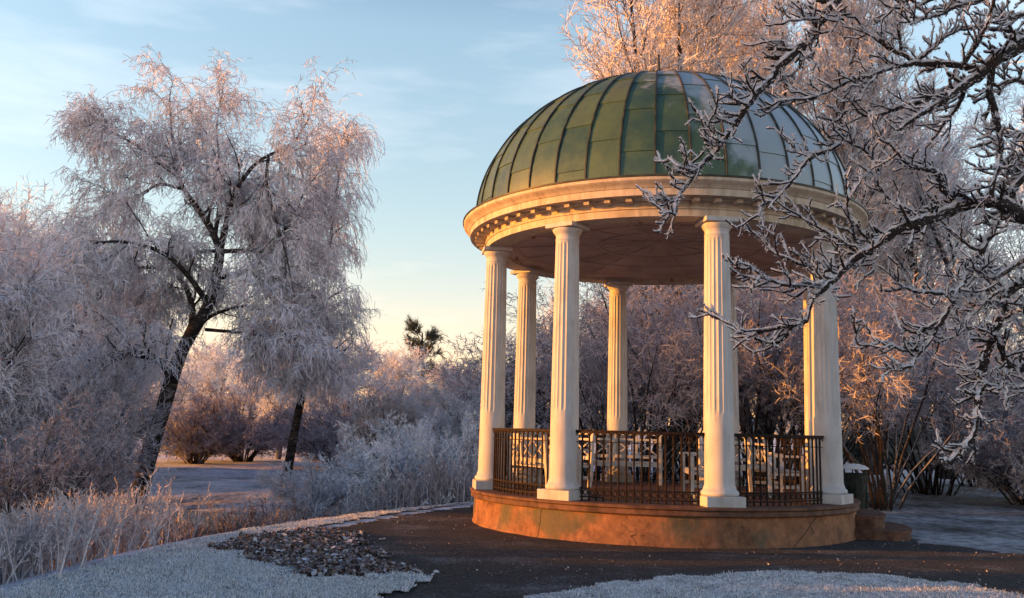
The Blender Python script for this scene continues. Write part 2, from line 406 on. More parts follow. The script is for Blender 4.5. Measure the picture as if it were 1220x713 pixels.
# leaf bed
def b_leaf(nt,N,L,B):
    g=island(N); n=noise(N,L,objc(N),55,3)
    c=ramp(N,L,g,[(0,(.02,.012,.009)),(.5,(.085,.042,.027)),(.74,(.17,.10,.075)),(.88,(.36,.33,.34)),(1,(.6,.61,.65))])
    f=ramp(N,L,n,[(.47,0.),(.6,.45)])
    L.new(mixc(N,L,f,c,(.55,.57,.62)),B.inputs['Base Color'])
M['leaf']=mat('frosted_dead_leaves',b_leaf,.85)
def leaves(n,fn,box_,size,name,label):
    P=[]
    while len(P)<n:
        x=rng.uniform(box_[0],box_[1],n*2); y=rng.uniform(box_[2],box_[3],n*2); k=fn(x,y); P+=list(zip(x[k],y[k]))
    P=np.array(P[:n]); z=H(P[:,0],P[:,1])+rng.random(n)*.05*(size>.03)+.012
    P=np.column_stack([P,z]); U=nrm(rng.normal(size=(n,3))*[1,1,.45]); W=nrm(np.cross(U,nrm(rng.normal(size=(n,3))*[.5,.5,.3]+[0,0,1])))
    s=(size*(.35+1.3*rng.random(n)**1.6))[:,None]; nn=np.cross(U,W)
    nn=nn*np.sign(nn[:,2:3])
    V=np.stack([P-U*s,P-U*s*.3+W*s*.6+nn*s*.12,P+U*s*.4+W*s*.5+nn*s*.16,P+U*s+nn*s*.15,P+U*s*.4-W*s*.5+nn*s*.16,P-U*s*.3-W*s*.6+nn*s*.12],1)
    b=np.arange(n)[:,None]*6
    B=Buf(); B.add(V,np.concatenate([b+[0,1,2,3],b+[0,3,4,5]])); return tag(B.build(name,M['leaf']),label,'leaves',kind='stuff')
bx=np.array(bed)
leaves(9000,bedf,(bx[:,0].min(),bx[:,0].max(),bx[:,1].min(),bx[:,1].max()),.033,'frosted_leaf_bed','bed of frosted dead leaves between the lawn and the gravel')
leaves(1100,lambda x,y:jitpoly(pinpoly([((p-bx[:,0].mean())*1.3+bx[:,0].mean(),(q-bx[:,1].mean())*1.22+bx[:,1].mean()) for p,q in bed]),.2,3)(x,y),(bx[:,0].min()-.4,bx[:,0].max()+.4,bx[:,1].min()-.4,bx[:,1].max()+.4),.028,'stray_leaves','stray frosted leaves strewn round the edge of the leaf bed')
leaves(500,lambda x,y:lawnf(x,y)|rf(x,y),(-5,6,6,14),.016,'fallen_leaves','few small frosted leaves fallen on the lawns')
leaves(1500,lambda x,y:gfun(x,y)&(np.hypot(x-2.48,y-14.96)>3.15)&(np.sin(x*1.3+y*2)+rng.random(x.shape)*2.2>1.1),(-3.5,8,8.5,16),.011,'scattered_leaves','tiny frosted leaves scattered over the dark gravel')

# ------------------------------------------------------------------ pavilion
PX,PY,RC,C0=2.48318,14.95746,2.776,0.12862; FZ=.529
def b_plaster(nt,N,L,B):
    o=objc(N); mp=N.new('ShaderNodeMapping'); mp.inputs['Scale'].default_value=(1,1,.25); L.new(o,mp.inputs[0])
    s=noise(N,L,mp.outputs[0],7,5,.6); n=noise(N,L,o,2.2,5,.6)
    c=ramp(N,L,mth(N,L,'ADD',mth(N,L,'MULTIPLY',s,.6),mth(N,L,'MULTIPLY',n,.4)),[(.34,(.34,.33,.32)),(.5,(.47,.475,.48)),(.7,(.54,.55,.57))])
    L.new(c,B.inputs['Base Color']); bump(N,L,B,noise(N,L,o,60,3),.12,.01)
M['white']=mat('weathered_white_paint',b_plaster,.6)
def b_cornice(nt,N,L,B):
    o=objc(N); mp=N.new('ShaderNodeMapping'); mp.inputs['Scale'].default_value=(1,1,.18); L.new(o,mp.inputs[0])
    s=noise(N,L,mp.outputs[0],11,5,.65); n=noise(N,L,o,3,5,.6)
    c=ramp(N,L,mth(N,L,'ADD',mth(N,L,'MULTIPLY',s,.65),mth(N,L,'MULTIPLY',n,.35)),[(.3,(.24,.19,.14)),(.48,(.44,.38,.30)),(.66,(.56,.52,.45))])
    L.new(c,B.inputs['Base Color']); bump(N,L,B,n,.2,.01)
M['cornice']=mat('stained_cream_paint',b_cornice,.65)
def b_stucco(nt,N,L,B):
    o=objc(N); a=noise(N,L,o,2.1,8,.72); c=noise(N,L,o,12,6,.7)
    base=ramp(N,L,mth(N,L,'ADD',mth(N,L,'MULTIPLY',a,.7),mth(N,L,'MULTIPLY',c,.3)),[(.36,(.06,.034,.022)),(.46,(.18,.09,.05)),(.6,(.31,.155,.085))])
    n=N.new('ShaderNodeTexNoise'); n.inputs['Scale'].default_value=.9; n.inputs['Detail'].default_value=5; mp=N.new('ShaderNodeMapping'); mp.inputs['Location'].default_value=(3.3,1.2,0); L.new(o,mp.inputs[0]); L.new(mp.outputs[0],n.inputs[0])
    base=mixc(N,L,ramp(N,L,n.outputs['Fac'],[(.57,0.),(.63,.75)]),base,(.07,.085,.06))
    v=N.new('ShaderNodeTexVoronoi'); v.feature='DISTANCE_TO_EDGE'; v.inputs['Scale'].default_value=.42; 
    w=noise(N,L,o,3,4); wv=N.new('ShaderNodeVectorMath'); wv.operation='ADD'; L.new(o,wv.inputs[0]); L.new(w,wv.inputs[1]); L.new(wv.outputs[0],v.inputs['Vector'])
    cr_=ramp(N,L,v.outputs['Distance'],[(.0,1.),(.006,0.)])
    L.new(mixc(N,L,cr_,base,(.03,.025,.02)),B.inputs['Base Color']); bump(N,L,B,c,.5,.015)
M['stucco']=mat('cracked_ochre_stucco',b_stucco,.85)
def b_stone(nt,N,L,B):
    o=objc(N); c=noise(N,L,o,6,6,.65); L.new(ramp(N,L,c,[(.35,(.06,.032,.024)),(.65,(.17,.09,.06))]),B.inputs['Base Color']); bump(N,L,B,noise(N,L,o,50,3),.5,.01)
M['stone']=mat('worn_brown_stone',b_stone,.75)
def b_iron(nt,N,L,B):
    o=objc(N); c=noise(N,L,o,25,4); L.new(ramp(N,L,c,[(.4,(.009,.008,.009)),(.65,(.034,.02,.015))]),B.inputs['Base Color']); B.inputs['Specular IOR Level'].default_value=.1
M['iron']=mat('rusty_black_iron',b_iron,.65)
def b_copper(nt,N,L,B):
    o=objc(N); g=island(N)
    base=ramp(N,L,g,[(0,(.016,.048,.038)),(.35,(.028,.072,.055)),(.7,(.042,.088,.055)),(1,(.075,.11,.05))])
    a=noise(N,L,o,2.6,7,.7)
    base=mixc(N,L,ramp(N,L,a,[(.40,0.),(.72,.75)]),base,(.085,.14,.05))
    mp=N.new('ShaderNodeMapping'); mp.inputs['Scale'].default_value=(1,1,.2); L.new(o,mp.inputs[0]); s=noise(N,L,mp.outputs[0],9,4,.6)
    base=mixc(N,L,ramp(N,L,s,[(.5,0.),(.75,.5)]),base,(.02,.045,.04))
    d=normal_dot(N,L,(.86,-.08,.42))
    f=ramp(N,L,mth(N,L,'ADD',d,mth(N,L,'MULTIPLY',mth(N,L,'SUBTRACT',noise(N,L,o,2.4,5,.65),.5),.5)),[(.26,0.),(.37,.6),(1,.85)])  # pale blue right side: frost plus painted shade and sky reflection
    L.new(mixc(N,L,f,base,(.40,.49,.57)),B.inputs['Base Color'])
    B.inputs['Metallic'].default_value=.0; B.inputs['Roughness'].default_value=.42; B.inputs['Specular IOR Level'].default_value=.5
    bump(N,L,B,a,.15,.02)
M['copper']=mat('green_copper_with_frost_and_painted_shade',b_copper,.42)
def b_seam(nt,N,L,B):
    o=objc(N); n=noise(N,L,o,5,4); L.new(ramp(N,L,n,[(.4,(.018,.026,.022)),(.65,(.06,.056,.046))]),B.inputs['Base Color'])
M['seam']=mat('copper_seam',b_seam,.45)
def b_ceil(nt,N,L,B):
    o=objc(N); n=noise(N,L,o,1.5,5); L.new(ramp(N,L,n,[(.35,(.36,.27,.24)),(.65,(.5,.4,.36))]),B.inputs['Base Color'])  # off-white ceiling, with the warm bounce light put into its colour
M['ceiling']=mat('ceiling_paint_with_bounce_tint',b_ceil,.7)

pav=empty('garden_pavilion',(PX,PY,0)); tag(pav,'round white columned pavilion with a green copper dome on a low ochre plinth','pavilion')
def lathe(prof,n=128,a0=0,a1=2*math.pi):
    prof=np.array(prof,float); closed=abs(a1-a0-2*math.pi)<1e-6
    t=np.linspace(a0,a1,n+1)[:n if closed else n+1]; m=len(t)
    V=np.stack([prof[:,0][:,None]*np.sin(t),-prof[:,0][:,None]*np.cos(t),prof[:,1][:,None]+0*t],-1).reshape(-1,3)
    k=len(prof); Q=[]
    i=np.arange(k-1)[:,None]*m; j=np.arange(m if closed else m-1)[None]; jn=(j+1)%m
    Q=np.stack([i+j,i+jn,i+m+jn,i+m+j],-1).reshape(-1,4); return V,Q
def lobj(name,prof,mt,parent=pav,n=128,smooth=True,a0=0,a1=2*math.pi):
    B=Buf(); B.add(*lathe(prof,n,a0,a1)); o=B.build(name,mt,parent,smooth=smooth)
    return o
def autosm(o,deg=35):
    me=o.data
    me.polygons.foreach_set('use_smooth',[True]*len(me.polygons))
    me.set_sharp_from_angle(angle=rad(deg)); return o
autosm(lobj('plinth',[(3.045,-.3),(3.045,.02),(3.03,.05),(3.025,.40)],M['stucco']))
autosm(lobj('plinth_cap',[(3.0,.397),(3.06,.40),(3.075,.415),(3.075,.45),(3.06,.475),(3.09,.49),(3.09,.518),(3.075,FZ),(0.01,FZ)],M['stone']))
# columns
def column_mesh():
    zb=FZ+.14; zt=FZ+3.9-.07
    rb,rt=.208,.168
    NF=20; per=8; n=NF*per; th=np.arange(n)/n*2*np.pi
    zs=[(zb+.085,1.0,0),(zb+.14,.97,0)]
    flz0,flz1=1.75,4.17
    for z in np.linspace(zb+.2,flz0-.02,6): zs.append((z,None,0))
    zs+= [(flz0+.015,None,.6),(flz0+.05,None,1)]
    for z in np.linspace(flz0+.3,flz1-.05,10): zs.append((z,None,1))
    zs+= [(flz1-.015,None,.6),(flz1,None,0),(4.205,None,0)]
    V=[]
    for z,k,fl in zs:
        u=(z-zb)/(zt-zb); r=rb+(rt-rb)*(u**1.25)
        if k: r=rb*(1.10 if k==1.0 else 1.0)
        cut=.013*fl*np.abs(np.sin(th*NF/2))**.8
        rr=r-cut; V.append(np.stack([rr*np.sin(th),rr*np.cos(th),0*th+z],-1))
    V=np.concatenate(V); i=np.arange(len(zs)-1)[:,None]*n; j=np.arange(n)[None]; jn=(j+1)%n
    Q=np.stack([i+j,i+jn,i+n+jn,i+n+j],-1).reshape(-1,4)[:, ::-1]
    return V,Q
cV,cQ=column_mesh()
colproto=None
for k in range(8):
    ph=C0+(k-2)*math.pi/4
    loc=(RC*math.sin(ph),-RC*math.cos(ph),0)
    if colproto is None:
        B=Buf(); B.add(cV,cQ); c=B.build('column',M['white'],pav,smooth=True); autosm(c,40)
        B=Buf(); zb=FZ
        box(B,-.268,.268,-.268,.268,zb-.001,zb+.135,bev=.006); B.build('base_block',M['white'],c)
        o=lobj('base_moulding',[(.0,zb+.134),(.240,zb+.134),(.257,zb+.15),(.262,zb+.175),(.250,zb+.2),(.230,zb+.212),(.226,zb+.235),(.207,zb+.25)],M['white'],c,48); autosm(o,50)
        o=lobj('capital',[(.164,4.2),(.176,4.205),(.176,4.22),(.167,4.23),(.167,4.275),(.175,4.285),(.175,4.295),(.18,4.3),(.205,4.33),(.218,4.36),(.218,4.375),(.0,4.378)],M['white'],c,48); autosm(o,50)
        B=Buf(); box(B,-.236,.236,-.236,.236,4.38,4.445,bev=.005); B.build('abacus',M['white'],c)
        colproto=c
    else: c=copy_tree(colproto,pav)
    c.location=loc; c.rotation_euler=(0,0,ph)
# entablature
ZA=4.445
autosm(lobj('architrave',[(2.60,4.62),(2.60,ZA),(2.945,ZA),(2.945,4.545),(2.965,4.55),(2.965,4.575),(2.945,4.59),(2.945,4.66)],M['cornice'],n=160))
corn=autosm(lobj('cornice',[(2.93,4.65),(3.02,4.655),(3.03,4.68),(3.22,4.675),(3.22,4.77),(3.235,4.775),(3.245,4.79),(3.285,4.83),(3.325,4.85),(3.335,4.865),(3.335,4.905)],M['cornice'],n=160),30)
autosm(lobj('gutter_edge',[(3.336,4.904),(3.352,4.906),(3.352,4.93),(3.10,4.965)],M['seam'],n=160))
nm=64; mp_=None
for k in range(nm):
    if mp_ is None: B=Buf(); box(B,-.042,.042,2.99,3.13,4.615,4.672,bev=.004); mp_=B.build('modillion',M['cornice'],corn); q=mp_
    else: q=mp_.copy(); COL.objects.link(q); q.parent=corn
    q.rotation_euler=(0,0,2*math.pi*k/nm)
# ceiling
o=lobj('ceiling',[(2.605,4.5),(2.4,4.52),(2.38,4.56),(.0,4.72)],M['ceiling'],n=96); autosm(o,20)
B=Buf()
for k in range(16):
    a=2*math.pi*k/16; ca,sa=math.cos(a),math.sin(a)
    V=np.array([(-.02,.1,4.70),(.02,.1,4.70),(.02,2.36,4.545),(-.02,2.36,4.545),(-.02,.1,4.72),(.02,.1,4.72),(.02,2.36,4.57),(-.02,2.36,4.57)])
    V=np.stack([V[:,0]*ca-V[:,1]*sa,V[:,0]*sa+V[:,1]*ca,V[:,2]],1)
    B.add(V,[(0,1,2,3),(0,4,5,1),(3,2,6,7),(0,3,7,4),(1,5,6,2)])
for r in (1.0,1.75):
    z=4.72-.16*r/2.38; V,Q=lathe([(r-.02,z),(r-.02,z-.02),(r+.02,z-.022),(r+.02,z)],64); B.add(V,Q)
B.build('ceiling_batten',M['ceiling'],o)
def b_bulb(nt,N,L,B): B.inputs['Base Color'].default_value=(.3,.18,.1,1)
M['bulb']=mat('amber_glass',b_bulb,.2)
for k in range(8):
    a=C0+math.pi/8+k*math.pi/4; B=Buf(); x,y=2.5*math.sin(a),-2.5*math.cos(a)
    B.add(*lathe([(0.001,0),(.026,.012),(.034,.035),(.02,.06),(.02,.085)],12)); q=B.build('ceiling_bulb',M['bulb'],pav,smooth=True); q.location=(x,y,4.43)
# dome
RD,ZD,HD=3.13,4.955,2.50
NR=40
def dome_pt(u,a): return np.stack([RD*np.cos(u)*np.sin(a),-RD*np.cos(u)*np.cos(a),ZD+HD*np.sin(u)],-1)
B=Buf()
a_off=math.radians(-5.3+4)
for k in range(NR):
    a0=2*math.pi*k/NR+a_off; a1=a0+2*math.pi/NR
    step=.30; off=[0,.5,.22,.72][k%4]*step+random.Random(k).uniform(-.03,.03)
    cuts=[0]+[x for x in np.arange(off+.08,1.42,step)]+[1.5]
    for u0,u1 in zip(cuts[:-1],cuts[1:]):
        uu=np.linspace(u0,u1+.004,5); aa=np.linspace(a0,a1,3)
        U,A=np.meshgrid(uu,aa,indexing='ij'); V=dome_pt(U,A)
        lift=(1-(U-u0)/(u1-u0))*.012
        V=V+nrm(V-np.array([0,0,ZD-1]))*lift[...,None]
        V=V.reshape(-1,3); i=(np.arange(4)[:,None]*3+np.arange(2)[None]).ravel()
        B.add(V,np.stack([i,i+1,i+4,i+3],-1))
        # lip
        W=dome_pt(np.full(3,u0),aa); n0=nrm(W-np.array([0,0,ZD-1])); L2=np.concatenate([W-n0*.004,W+n0*.012]); B.add(L2,[(0,1,4,3),(1,2,5,4)])
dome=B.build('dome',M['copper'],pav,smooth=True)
uu=np.linspace(-.005,1.53,36); P=dome_pt(uu,np.zeros(36)); 
nn=nrm(np.stack([0*uu,-np.cos(uu)/RD,np.sin(uu)/HD],-1))
V=np.concatenate([P+[-.014,0,0]-nn*.01,P+[-.010,0,0]+nn*.030,P+[.010,0,0]+nn*.030,P+[.014,0,0]-nn*.01]); i=np.arange(35)
Q=np.concatenate([np.stack([i+36*k,i+1+36*k,i+37+36*k,i+36+36*k],-1) for k in range(3)]+[np.array([[0,36,72,108]])])
seam=None
for k in range(NR):
    if seam is None: B=Buf(); B.add(V,Q[:,::-1]); seam=B.build('roof_seam',M['seam'],dome); s=seam
    else: s=seam.copy(); COL.objects.link(s); s.parent=dome
    s.rotation_euler=(0,0,2*math.pi*k/NR+a_off)
autosm(lobj('dome_cap',[(.30,ZD+HD-.035),(.30,ZD+HD+.0),(.22,ZD+HD+.03),(.06,ZD+HD+.05),(.03,ZD+HD+.09),(.045,ZD+HD+.12),(.024,ZD+HD+.15),(.03,ZD+HD+.30),(.02,ZD+HD+.62),(.0,ZD+HD+.64)],M['seam'],n=24))
# railings between the columns (the bay D-H is the entrance)
def rail_pts(a0,a1,r,z,n=24):
    a=np.linspace(a0,a1,n); return np.stack([r*np.sin(a),-r*np.cos(a),0*a+z],-1)
balp=None
for k in range(8):
    if k==3: continue
    a0=C0+(k-2)*math.pi/4+.068; a1=a0+math.pi/4-.136
    B=Buf()
    for z,w,h in ((FZ+.945,.026,.02),(FZ+.80,.006,.006),(FZ+.17,.010,.010),(FZ+.055,.012,.010)):
        a=np.linspace(a0,a1,24)
        V=np.concatenate([np.stack([(RC+dr)*np.sin(a),-(RC+dr)*np.cos(a),0*a+z+dz],-1) for dr,dz in ((-w,-h),(w,-h),(w,h),(-w,h))])
        i=np.arange(23); Q=np.concatenate([np.stack([i+24*q,i+1+24*q,i+1+24*((q+1)%4),i+24*((q+1)%4)],-1) for q in range(4)]+[np.array([[0,24,48,72],[95,71,47,23]])])
        B.add(V,Q)
    rl_=B.build('railing',M['iron'],pav)
    nb=17; da=(a1-a0)/nb
    for j in range(nb+1):
        a=a0+j*da
        if balp is None:
            B=Buf(); tubes(B,[[0,0,FZ],[0,0,FZ+.45],[0,0,FZ+.93]],[.0135]*3,6)
            w=RC*da
            # arch springing to the next bar and ring at foot
            t=np.linspace(0,math.pi,9); tubes(B,np.stack([w/2-w/2*np.cos(t),0*t,FZ+.845+.085*np.sin(t)],-1),[.0105]*9,4)
            t=np.linspace(0,2*math.pi,13); tubes(B,np.stack([w/2+.032*np.cos(t),0*t,FZ+.115+.036*np.sin(t)],-1),[.008]*13,4,cap=False)
            balp=B.build('baluster',M['iron'],rl_); b=balp
        else: b=balp.copy(); COL.objects.link(b); b.parent=rl_
        b.location=(RC*math.sin(a),-RC*math.cos(a),0); b.rotation_euler=(0,0,a+.0)
        if j==nb: b.scale=(.02,1,1)
# entrance steps, right-hand side (bay between D and H)
ae=C0+1.5*math.pi/4
for nm_,r_,z_ in (('step',3.80,.15),('step',3.44,.34)):
    B=Buf(); w=.26 if z_<.2 else .235
    a=np.linspace(ae-w,ae+w,20)
    rr=3.0+(r_-3.0)*(1-np.abs((a-ae)/w)**6)**.5
    top=np.stack([rr*np.sin(a),-rr*np.cos(a),0*a+z_],-1); inn=np.stack([2.9*np.sin(a),-2.9*np.cos(a),0*a+z_],-1)
    lip=top*[1,1,0]+[0,0,z_-.035]; bot=top*[.995,.995,0]+[0,0,z_-.04]; bb=top*[.995,.995,0]-[0,0,.1]
    V=np.concatenate([inn,top,lip,bot,bb]); i=np.arange(19)
    B.add(V,np.concatenate([np.stack([i+20*q,i+20*(q+1),i+1+20*(q+1),i+1+20*q],-1) for q in range(4)])); B.build('step',M['stone'],pav)

# ------------------------------------------------------------------ benches
def b_bench(nt,N,L,B):
    o=objc(N); n=noise(N,L,o,9,4); L.new(ramp(N,L,n,[(.35,(.36,.34,.32)),(.6,(.5,.49,.47))]),B.inputs['Base Color'])
M['bench']=mat('white_painted_wood',b_bench,.55)
def bench_proto(w=1.35):
    r=empty('park_bench',(0,0,0)); m_=M['bench']
    for s in (-1,1):
        B=Buf(); x=s*(w/2-.03)
        box(B,x-.03,x+.03,-.28,-.22,0,.62,bev=.004); box(B,x-.03,x+.03,.22,.28,0,.93,bev=.004,T=lambda V:V+np.outer(V[:,2]*.08,[0,1,0]))
        box(B,x-.035,x+.035,-.31,.27,.62,.655,bev=.004); box(B,x-.02,x+.02,-.22,.22,.14,.19)
        box(B,x-.02,x+.02,-.22,.24,.34,.385)
        B.build('side_frame',m_,r)
    B=Buf()
    for k in range(6): y=-.26+k*.085; box(B,-w/2+.06,w/2-.06,y,y+.062,.39+.0,.412,bev=.003)
    box(B,-w/2+.06,w/2-.06,-.265,-.235,.33,.388); B.build('seat',m_,r)
    B=Buf()
    tl=lambda V:V+np.outer(V[:,2]*.08,[0,1,0])
    box(B,-w/2-.02,w/2+.02,.215,.285,.90,.97,bev=.008,T=tl); box(B,-w/2+.06,w/2-.06,.23,.265,.47,.53,T=tl); box(B,-w/2+.06,w/2-.06,.232,.263,.80,.84,T=tl)
    for k in range(4):
        xa=-w/2+.06+(w-.12)*k/3; 
        if 0<k<3: box(B,xa-.022,xa+.022,.233,.262,.53,.90,T=tl)
    for k in range(3):
        xa=-w/2+.06+(w-.12)*(k+.0)/3+.025; xb=xa+(w-.12)/3-.05
        for (p,q) in ((xa,xb),(xb,xa)):
            V=np.array([(p-.02,.24+(.004 if p<q else 0),.53),(p+.02,.24,.53),(q+.02,.24,.80),(q-.02,.24,.80)]); V2=V+[0,.014,0]; V=np.concatenate([V,V2])+([0,.003,0] if p<q else [0,-.003,0]); V=tl(V)
            B.add(V,[(0,1,2,3),(7,6,5,4),(0,3,7,4),(1,5,6,2)])
    B.build('backrest',m_,r); return r
bp=None
bl=[((.78,15.85),-48,'white wooden bench with crossed back slats, leftmost at the back of the pavilion'),
    ((2.2,17.0),-8,'white wooden bench with crossed back slats, behind the middle railing'),
    ((4.15,16.35),32,'white wooden bench with crossed back slats, at the back right of the pavilion'),
    ((.56,14.05),115,'white wooden bench with its back to the leftmost front railing, lit by the sun'),
    ((3.1,14.4),-95,'white wooden bench seen end on beside the central front column'),
    ((4.35,14.75),88,'white wooden bench seen through the right front railing')]
for i,((x,y),dg,lb) in enumerate(bl):
    b=bench_proto() if i==0 else copy_tree(bp)
    if i==0: bp=b
    b.location=(x,y,FZ); b.rotation_euler=(0,0,rad(dg)); b.scale=(1,1,.99); tag(b,lb,'bench','white benches inside the pavilion')

# ------------------------------------------------------------------ litter bin, lamp
def b_bin(nt,N,L,B):
    n=noise(N,L,objc(N),9,4); L.new(ramp(N,L,n,[(.4,(.012,.02,.017)),(.7,(.035,.045,.04))]),B.inputs['Base Color'])
M['bin']=mat('dark_green_metal',b_bin,.5)
g=at(1019,600,17.4)
bn=empty('litter_bin',(g[0],17.4,0)); tag(bn,'round dark green litter bin with a frosted lid beside the pavilion step','bin')
h0=.0
o=lobj('body',[(.19,.08),(.2,.09),(.235,.78),(.24,.8),(.22,.81),(.20,.3),(.0,.3)],M['bin'],bn,32); autosm(o)
B=Buf()
for k in range(6):
    a=2*math.pi*k/6+.3; tubes(B,[[.225*math.cos(a),.225*math.sin(a),.0],[.225*math.cos(a),.225*math.sin(a),.9]],[.012,.012],6)
B.build('support_post',M['bin'],bn)
o=lobj('lid',[(.25,.885),(.265,.89),(.262,.915),(.19,.96),(.08,.985),(.0,.99)],M['rime'],bn,32); autosm(o)
def b_lamp(nt,N,L,B): B.inputs['Base Color'].default_value=(.55,.6,.62,1)
M['lampglass']=mat('milky_lamp_glass',b_lamp,.3)
g=at(899,520,42); z0=float(H(g[0],42))
lp=empty('street_lamp',(g[0],42,z0)); tag(lp,'distant pale street lamp among the dark stems behind the pavilion','street lamp')
zt=at(899,497,42)[2]-z0
B=Buf(); tubes(B,[[0,0,0],[0,0,zt*.4],[0,0,zt-.75]],[.07,.05,.045],8); B.build('pole',M['lampglass'],lp)
o=lobj('lantern',[(.05,zt-.75),(.13,zt-.7),(.2,zt-.2),(.23,zt-.18),(.05,zt-.03),(.0,zt)],M['lampglass'],lp,8,False)

# ------------------------------------------------------------------ vegetation
def cap_tree(name,label,cat,loc,trunk_buf,crown_buf,tm,cm,group=None):
    r=empty(name,loc); tag(r,label,cat,group)
    t=trunk_buf.build('trunk' if 'shrub' not in name and 'hedge' not in name else 'stems',tm,r,smooth=True)
    c=crown_buf.build('crown',cm,r); return r

def grow_shrub(seed,h,spread,nst=26,arch=.0,m2=9,m3=8,m4=5,tw=.008,wander=.12,tropf=-.02,rs=.03,bare=.35,base_r=.3):
    rg=np.random.default_rng(seed)
    a=rg.random(nst)*6.283; lean=spread*np.sqrt(rg.random(nst)); K=9
    P=np.empty((nst,K,3)); P[:,0]=np.stack([np.cos(a)*base_r*rg.random(nst),np.sin(a)*base_r*rg.random(nst),0*a-.05],-1)
    d=nrm(np.stack([np.cos(a)*lean,np.sin(a)*lean,np.ones(nst)],-1)); L=h*(.75+.35*rg.random(nst))
    for k in range(1,K):
        d=nrm(d+rg.normal(size=d.shape)*wander*.7+np.array([0,0,-arch])+np.stack([np.cos(a),np.sin(a),0*a],-1)*arch*.6); P[:,k]=P[:,k-1]+d*(L/(K-1))[:,None]
    R=np.linspace(1,.25,K)[None]*(rs*(.6+.6*rg.random(nst)))[:,None]
    T=Buf(); C=Buf(); tubes(T,P,R,6,rg=rg)
    P2,R2=kids(rg,P,R,m2+4,bare,1,h*.28,.65,6,wander,tropf+.04,.5,.006,lt=lambda t:1.15-.5*t); tubes(T,P2,R2,4,rg=rg)
    P3,R3=kids(rg,P2,R2,m3+1,.15,1,h*.075,.8,4,wander,tropf,.5,tw*.8); tubes(C,P3,R3,3,rg=rg,cap=False)
    P4,R4=kids(rg,P3,R3,m4,.1,1,h*.03,.9,3,wander*1.5,tropf,.7,tw,.5); tubes(C,P4,R4,2,rg=rg)
    return T,C
def grow_tree(seed,h,cw,asc=.0,bare=.15,m1=16,m2=9,m3=8,m4=6,tw=.009,wander=.12,trops=(.03,.02,0,0),ang=.9,r0=.16,lean=(0,0),tl=.05,forks=1,rg=None):
    rg=np.random.default_rng(seed); K=14; T=Buf(); C=Buf()
    P=np.empty((forks,K,3)); P[:,0]=[0,0,-.1]; a=rg.random(forks)*6.283
    d=nrm(np.stack([np.cos(a)*.22*(forks>1)+lean[0],np.sin(a)*.22*(forks>1)+lean[1],np.ones(forks)],-1))
    for k in range(1,K):
        d=nrm(d+rg.normal(size=d.shape)*.07+[0,0,.05]); P[:,k]=P[:,k-1]+d*h/(K-1)
    R=r0*np.linspace(1,.12,K)[None]*np.ones((forks,1)); R[:,0]*=1.35; tubes(T,P,R,8,rg=rg)
    prof=lambda t:(1.1-.75*t)*(.55+.45*sstep(bare-.05,bare+.25,t))
    P1,R1=kids(rg,P,R,m1,bare,.98,cw,ang,9,wander*.7,trops[0]+asc,.45,.02,lt=prof); tubes(T,P1,R1,5,rg=rg)
    P2,R2=kids(rg,P1,R1,m2+3,.15,1,cw*.4,.7,6,wander,trops[1]+asc*.7,.5,.009); tubes(T,P2,R2,4,rg=rg)
    P3,R3=kids(rg,P2,R2,m3+1,.12,1,cw*.13,.75,4,wander,trops[2]+asc*.4,.5,tw*.8); tubes(C,P3,R3,3,rg=rg,cap=False)
    P4,R4=kids(rg,P3,R3,m4,.1,1,tl*cw,.75,3,wander,trops[3],.7,tw,.5); tubes(C,P4,R4,2,rg=rg)
    return T,C
def ptop(p):
    return max(v for o in p.children if o.type=='MESH' for v in [np.percentile(np.array([q.co.z for q in o.data.vertices][::7]),99.6)])
def put(proto,loc,rz,h,label,group=None,w=1.0):
    if 'ht' not in proto.keys(): proto['ht']=float(ptop(proto))
    sc=h/proto['ht']; szx=sc*w
    c=copy_tree(proto) if proto.get('used') else proto
    if 'used' not in proto.keys(): proto['used']=1
    if 'ht' in c.keys() and c is not proto: del c['ht']; del c['used']
    c.location=loc; c.rotation_euler=(0,0,rz); c.scale=(szx,szx,sc)
    c['label']=label
    if group: c['group']=group
    return c
def spot(px,Y,py_top=None,py=560):
    v=at(px,py,Y); z=float(H(v[0],Y)); h=None
    if py_top is not None: h=at(px,py_top,Y)[2]-z
    return (v[0],Y,z),h

